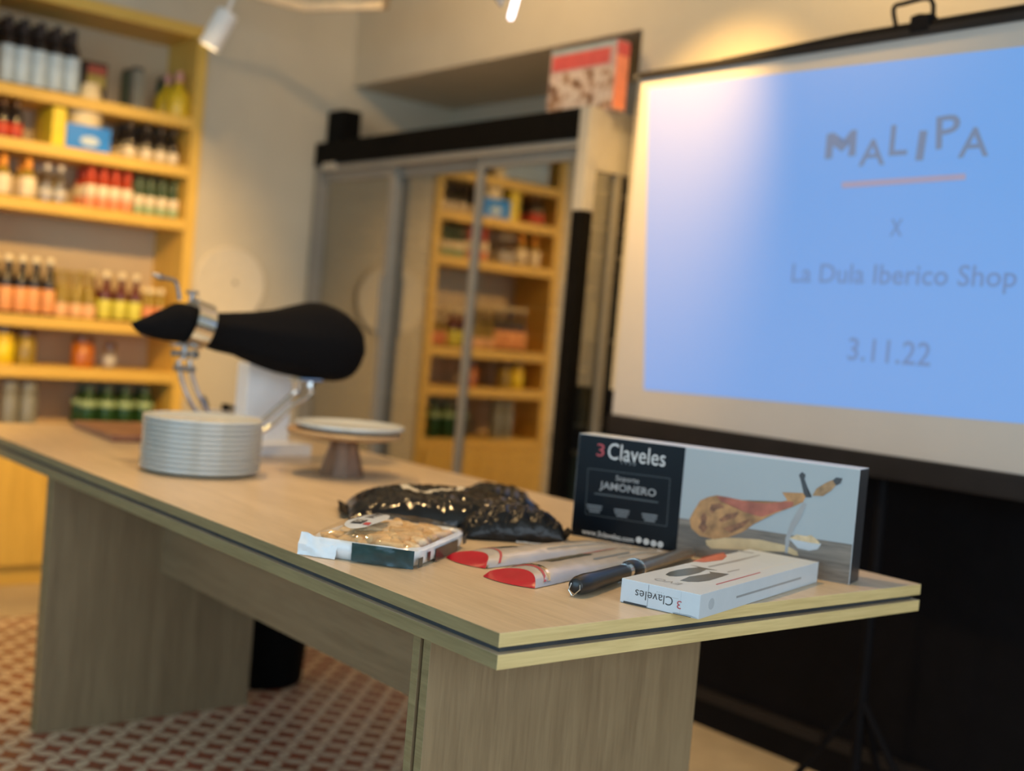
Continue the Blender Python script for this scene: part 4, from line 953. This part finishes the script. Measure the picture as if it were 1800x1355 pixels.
# ------------------------------------------------------------------ printed sleeves with red ends
def sleeve(name, label, nearL, nearR, far, wfar, hgt, prints):
    A = (nearL + nearR) / 2; d = (far - A); Ls = d.length; d = d.normalized(); s = Vector((-d.y, d.x, 0)); w0 = (nearR - nearL).length / 2
    root = thing(name, label, 'sleeve', A + d * Ls / 2)
    def wid(q): return w0 + (wfar - w0) * q
    def hei(q): return hgt * min(1.0, .35 + 5 * q) * (1.0 - .75 * max(0, (q - .75) / .25))
    qm = min(.16, .040 / Ls)
    def S(q, t, top=True, off=0.0):                 # q along 0..1 of the body, t across -1..1; the body starts at the red arc
        prof = math.sqrt(max(0, 1 - t * t)) ** .9; qb = qm * (1 - t * t); qq = qb + (1 - qb) * q
        z = .0012 + hei(max(qq, .10)) * (prof if top else 0) + off + (.0009 * noise.noise(Vector((qq * 30, t * 3, w0 * 90))) * min(1, q * 12) if top else 0)
        return A + d * (qq * Ls) + s * wid(qq) * t + UP * z
    def E_(r, t):                                   # red end face, r from the table edge up to the arc
        prof = math.sqrt(max(0, 1 - t * t)) ** .9
        return A + d * ((qm * r - .012 / Ls * (1 - r)) * (1 - t * t) * Ls) + s * wid(0) * t + UP * (.0012 + hei(.10) * prof * r ** .8)
    def band(nm, q0, q1, mat, n=16, m=16, off=0.0, t0=-1, t1=1, both=True):
        bm = bmesh.new(); top_ = []; bot = []
        for i in range(n + 1):
            q = q0 + (q1 - q0) * i / n
            top_.append([bm.verts.new(S(q, t0 + (t1 - t0) * k / m, True, off)) for k in range(m + 1)])
            if both: bot.append([bm.verts.new(S(q, t0 + (t1 - t0) * k / m, False)) for k in range(m + 1)])
        for i in range(n):
            for k in range(m):
                bm.faces.new((top_[i][k], top_[i][k + 1], top_[i + 1][k + 1], top_[i + 1][k]))
                if both: bm.faces.new((bot[i][k], bot[i + 1][k], bot[i + 1][k + 1], bot[i][k + 1]))
        if both: bmesh.ops.remove_doubles(bm, verts=bm.verts, dist=1e-5)
        return local(root, finish(nm, bm, mat, None, True))
    band('foil_body', .0, 1.0, 'sleeve_foil', 40)
    bm = bmesh.new(); g_ = [[bm.verts.new(E_(i / 6, -1 + k / 8)) for k in range(17)] for i in range(7)]
    for i in range(6):
        for k in range(16): bm.faces.new((g_[i][k], g_[i][k + 1], g_[i + 1][k + 1], g_[i + 1][k]))
    bmesh.ops.remove_doubles(bm, verts=bm.verts, dist=1e-6); local(root, finish('red_end', bm, 'sleeve_red', None, True))
    for nm, q0, q1, t0, t1, m in prints: band(nm, q0, q1, m, 10, 8, .0007, t0, t1, False)
    return root
zq = TT
sleeve('printed_sleeve', 'slim pale sleeve with a red end touching the black bag', at(797, 980, 2, zq), at(840, 1001, 2, zq), at(1098, 962, 2, zq), .030, .019,
       [('red_stripe', .07, .085, -.95, .95, 'red_print'), ('printed_line', .38, .80, -.55, -.44, 'grey_print'), ('printed_blade', .12, .24, .10, .70, 'olive_print'), ('printed_line', .55, .92, .0, .14, 'mid_print')])
sleeve('printed_sleeve', 'wider pale sleeve with a red end beside the sharpening steel', at(864, 1012, 2, zq), at(925, 1037, 2, zq), at(1165, 972, 2, zq), .042, .020,
       [('red_stripe', .05, .063, -.95, .95, 'red_print'), ('silver_stripe', .070, .088, -.95, .95, 'chrome'), ('printed_blade', .18, .46, .05, .60, 'olive_print'), ('red_panel', .48, .70, .40, .90, 'red_print'),
        ('printed_line', .40, .66, -.46, -.34, 'mid_print'), ('printed_blade', .70, .94, -.15, .35, 'grey_print'), ('printed_line', .55, .88, -.64, -.54, 'grey_print')])

# ------------------------------------------------------------------ crumpled black bags
def crumple(p, seed, amp, sc):
    q = Vector((p.x, p.y, 0)) * sc + Vector((seed * 7.1, seed * 3.7, seed))
    a = 1 - abs(noise.noise(q)) * 2; b2 = 1 - abs(noise.noise(q * 2.3)) * 2; c2 = 1 - abs(noise.noise(Vector((q.x * 6.5, q.y * 3.2, q.z)))) * 2
    return amp * (a * .5 + b2 * .32 + c2 * .26)
def pillow(L, Wd, H, seed, amp=.006, sc=16, n=90, m=56, pw=2.6, taper=0.0, seam=.006, ripple=0.0):
    bm = bmesh.new(); tops_, bots_ = [], []
    for i in range(n + 1):
        s = -1 + 2 * i / n; ra_, rb_ = [], []
        for k in range(m + 1):
            t_ = -1 + 2 * k / m
            ww = Wd / 2 * (1 - taper * (s + 1) / 2) * (1 - .05 * abs(s) ** 3)
            x = L / 2 * s + .004 * noise.noise(Vector((t_ * 3, s, seed))); y = ww * t_ * (1 - .03 * math.cos(s * 5 + seed))
            f = (1 - abs(s) ** pw) ** .62 * (1 - abs(t_) ** pw) ** .62
            z = seam + (H - seam) * f
            e = min(1, f * 3)
            z += crumple(Vector((x, y, 0)), seed, amp, sc) * e + ripple * e * math.sin(x * 190 + 14 * noise.noise(Vector((x * 9, y * 9, seed))))
            zb = .0006 + (seam - .0006) * (1 - min(1, f * 4))
            ra_.append(bm.verts.new((x, y, max(z, zb + .0005)))); rb_.append(ra_[-1] if i in (0, n) or k in (0, m) else bm.verts.new((x, y, zb)))
        tops_.append(ra_); bots_.append(rb_)
    for i in range(n):
        for k in range(m):
            bm.faces.new((tops_[i][k], tops_[i][k + 1], tops_[i + 1][k + 1], tops_[i + 1][k]))
            q = [bots_[i][k], bots_[i + 1][k], bots_[i + 1][k + 1], bots_[i][k + 1]]
            if len(set(q) - set([tops_[i][k], tops_[i + 1][k], tops_[i + 1][k + 1], tops_[i][k + 1]])): bm.faces.new(q)
    return bm
def flap(bm_or_none, L, x, Wd, seed, H=.012):        # sealed end strip
    bm = bmesh.new(); rows = []
    for i in range(4):
        rows.append([bm.verts.new((x + L * i / 3, Wd * (-.5 + k / 16), .007 + .004 * noise.noise(Vector((i * .6, k * .5, seed))) + H * .2 * i)) for k in range(17)])
    for i in range(3):
        for k in range(16): bm.faces.new((rows[i][k], rows[i][k + 1], rows[i + 1][k + 1], rows[i + 1][k]))
    bmesh.ops.solidify(bm, geom=bm.faces[:], thickness=.0012); return bm
def bag(name, label, center, ang, L, Wd, H, mat, seed, **k):
    root = thing(name, label, 'bag', (center[0], center[1], TT), ang)
    finish('bag_body', pillow(L, Wd, H, seed, **k), mat, root, True); return root
ang = math.atan2(-.58, .81)
r1 = bag('black_bag', 'plump black plastic bag with a cream ring print', (1.528, 2.052), ang + .10, .40, .24, .060, 'plastic_black_logo', 1.3, amp=.010, sc=19)
finish('sealed_end', flap(None, -.022, -.196, .16, 2.0), 'plastic_black', r1, True)
b2c = at(868, 888, 2, TT + .01)
r2 = bag('black_bag', 'shiny rippled black bag beyond the ring-printed bag', (b2c.x + .03, b2c.y + .03), ang + .12, .17, .16, .050, 'plastic_black', 5.2, amp=.006, sc=20, ripple=.0022)
finish('sealed_end', flap(None, .012, .083, .11, 3.0), 'plastic_black', r2, True)
r3 = bag('black_bag', 'crumpled matt black bag in front of the upright carton', (1.538, 1.822), ang + .05, .205, .115, .056, 'plastic_black_dull', 9.1, amp=.012, sc=26, taper=.25)
finish('sealed_end', flap(None, .018, .098, .070, 4.0, .03), 'plastic_black_dull', r3, True)
finish('pale_strip', flap(None, .05, .000, .006, 5.0, 0.0), 'plastic_white', r3, True); COL.objects[-1].location = (0.0, -.062, -.0035)

# ------------------------------------------------------------------ breadstick pack
Lp, Fp = Vector((1.037, 1.779, TT)), Vector((1.152, 1.613, TT))
px_ = (Fp - Lp).normalized(); py_ = Vector((-px_.y, px_.x, 0)); PW, PD, PHt = .207, .285, .032
pk = thing('breadstick_pack', 'white-edged clear pack of short breadsticks near the table edge', 'food pack', Lp + px_ * PW / 2 + py_ * PD / 2, math.atan2(px_.y, px_.x))
# tray shell (local: x along the front edge, y away)
bm = bmesh.new()
def rr(w, d, z, j=0.0, seed=0):
    out = []
    for k in range(48):
        th = 2 * math.pi * k / 48; c, s = math.cos(th), math.sin(th)
        q = Vector((w * math.copysign(abs(c) ** .28, c), d * math.copysign(abs(s) ** .28, s), z))
        q += Vector((noise.noise(q * 30 + Vector((seed, 0, 0))), noise.noise(q * 30 + Vector((0, seed, 0))), noise.noise(q * 40))) * j; out.append(q)
    return out
w_, d_2 = PW / 2, PD / 2
loft(bm, [rr(w_ * .90, d_2 * .93, .0006), rr(w_ * .97, d_2 * .97, .006, .001), rr(w_, d_2, .016, .002, 1), rr(w_ * .985, d_2 * .985, PHt - .004, .002, 2), rr(w_ * .93, d_2 * .95, PHt + .001, .002, 3), rr(w_ * .88, d_2 * .91, PHt - .004, .001, 4), rr(w_ * .86, d_2 * .90, .004)])
finish('tray', bm, 'plastic_white', pk, True)
random.seed(8)
kinds = []
for kk in range(3):
    bm = bmesh.new(); Lb_ = .050 + .010 * kk; pth = [(-Lb_ / 2, 0, 0), (-Lb_ / 2 + .004, 0, 0), (-Lb_ * .2, .002 * kk, 0), (Lb_ * .2, .002 * kk, 0), (Lb_ / 2 - .004, 0, 0), (Lb_ / 2, 0, 0)]
    tube(bm, pth, [.004, .0085, .0100, .0100, .0085, .004], 10); o = finish('breadstick', bm, 'bread' if kk != 1 else 'bread_pale', None, True); kinds.append(o.data); bpy.data.objects.remove(o)
for i in range(6):
    for j in range(10):
        o = link('breadstick', kinds[random.randrange(3)], None, pk)
        sx_, ty_ = -1 + 2 * (i + .5) / 6, -1 + 2 * (j + .5) / 10
        bulge = (1 - abs(sx_) ** 2.5) ** .5 * (1 - abs(ty_) ** 2.5) ** .5
        o.location = (w_ * .74 * sx_ + random.uniform(-.006, .006), d_2 * .80 * ty_ + random.uniform(-.005, .005),   .019 + .014 * bulge + random.uniform(-.003, .004))
        o.rotation_euler = (random.uniform(-.15, .15), random.uniform(-.2, .2), random.uniform(0, 3.14))
fm = pillow(PW * .97, PD * .97, .054, 3.3, amp=.0022, sc=30, n=40, m=48, pw=3.2, seam=.030)
bmesh.ops.delete(fm, geom=[f for f in fm.faces if f.calc_center_median().z < .029], context='FACES')
finish('clear_film', fm, 'clear_film', pk, True)
# oval sticker with lettering on the film
bm = bmesh.new(); cs = Vector((-.034, -.030, 0)); st = []
def film_z(x, y):
    s, t_ = x / (PW * .485), y / (PD * .485); f = (1 - min(1, abs(s)) ** 3.2) ** .62 * (1 - min(1, abs(t_)) ** 3.2) ** .62
    return .030 + .024 * f + crumple(Vector((x, y, 0)), 3.3, .0022, 30) * min(1, f * 3)
cvert = bm.verts.new((cs.x, cs.y, film_z(cs.x, cs.y) + .0012)); prev = [cvert]
for rg in (.35, .7, 1.0):
    ring = []
    for k in range(28):
        th = 2 * math.pi * k / 28; x, y = cs.x + .030 * rg * math.cos(th), cs.y + .075 * rg * math.sin(th)
        ring.append(bm.verts.new((x, y, film_z(x, y) + .0012)))
    for k in range(28):
        if len(prev) == 1: bm.faces.new((cvert, ring[k], ring[(k + 1) % 28]))
        else: bm.faces.new((prev[k], ring[k], ring[(k + 1) % 28], prev[(k + 1) % 28]))
    prev = ring
stick = finish('sticker', bm, 'white_card', pk, True)
def film_patch(nm, x0, x1, y0, y1, m):
    bm = bmesh.new(); g_ = [[bm.verts.new((x0 + (x1 - x0) * i / 4, y0 + (y1 - y0) * k / 6, film_z(x0 + (x1 - x0) * i / 4, y0 + (y1 - y0) * k / 6) + .0019)) for k in range(7)] for i in range(5)]
    for i in range(4):
        for k in range(6): bm.faces.new((g_[i][k], g_[i][k + 1], g_[i + 1][k + 1], g_[i + 1][k]))
    return finish(nm, bm, m, stick, True)
film_patch('black_band', -.048, -.028, -.076, -.038, 'dark_print'); film_patch('red_mark', -.024, -.012, -.078, -.063, 'red_print')
for k in range(4): film_patch('dark_mark', -.046, -.030, -.016 + .014 * k, -.008 + .014 * k, 'dark_print')
xx = -.038; text_mesh('printed_text', 'DO', 'white_print', stick, (xx, -.057, film_z(xx, -.057) + .0016), (.0, -1, .0), (1, 0, 0), .013, .030, bold=.02, off=.0014)
# printed label on the front edge, wrinkled end flap and side marks
bm = bmesh.new(); rows = []
for i in range(25):
    x = -.012 + .112 * i / 24
    rows.append([bm.verts.new((x, -d_2 - .0022 - .0012 * noise.noise(Vector((x * 60, k * .8, 2))), .002 + .031 * k / 6)) for k in range(7)])
for i in range(24):
    for k in range(6): bm.faces.new((rows[i][k], rows[i][k + 1], rows[i + 1][k + 1], rows[i + 1][k]))
finish('front_label', bm, 'label_green', pk, True)
bm = bmesh.new(); rows = []
for i in range(17):
    x = -.110 + .070 * i / 16
    rows.append([bm.verts.new((x, -d_2 - .0040 + .010 * (k / 6) ** 2 - .005 * noise.noise(Vector((x * 60, k * .5, 7))), .001 + (.038 - .16 * (x + .110) + .010 * noise.noise(Vector((x * 45, 0, 3)))) * k / 6)) for k in range(7)])
for i in range(16):
    for k in range(6): bm.faces.new((rows[i][k], rows[i][k + 1], rows[i + 1][k + 1], rows[i + 1][k]))
finish('end_flap', bm, 'plastic_white', pk, True)
def side_mark(nm, y0, y1, z0, z1, m):
    boxo(nm, w_ + .0012, w_ + .0020, y0, y1, z0, z1, m, pk)
side_mark('side_mark', -.135, -.115, .004, .020, 'label_green'); side_mark('side_mark', -.090, -.078, .008, .024, 'label_brown'); side_mark('side_band', -.050, .070, .002, .024, 'label_brown'); side_mark('side_mark', .100, .118, .010, .026, 'dark_print')
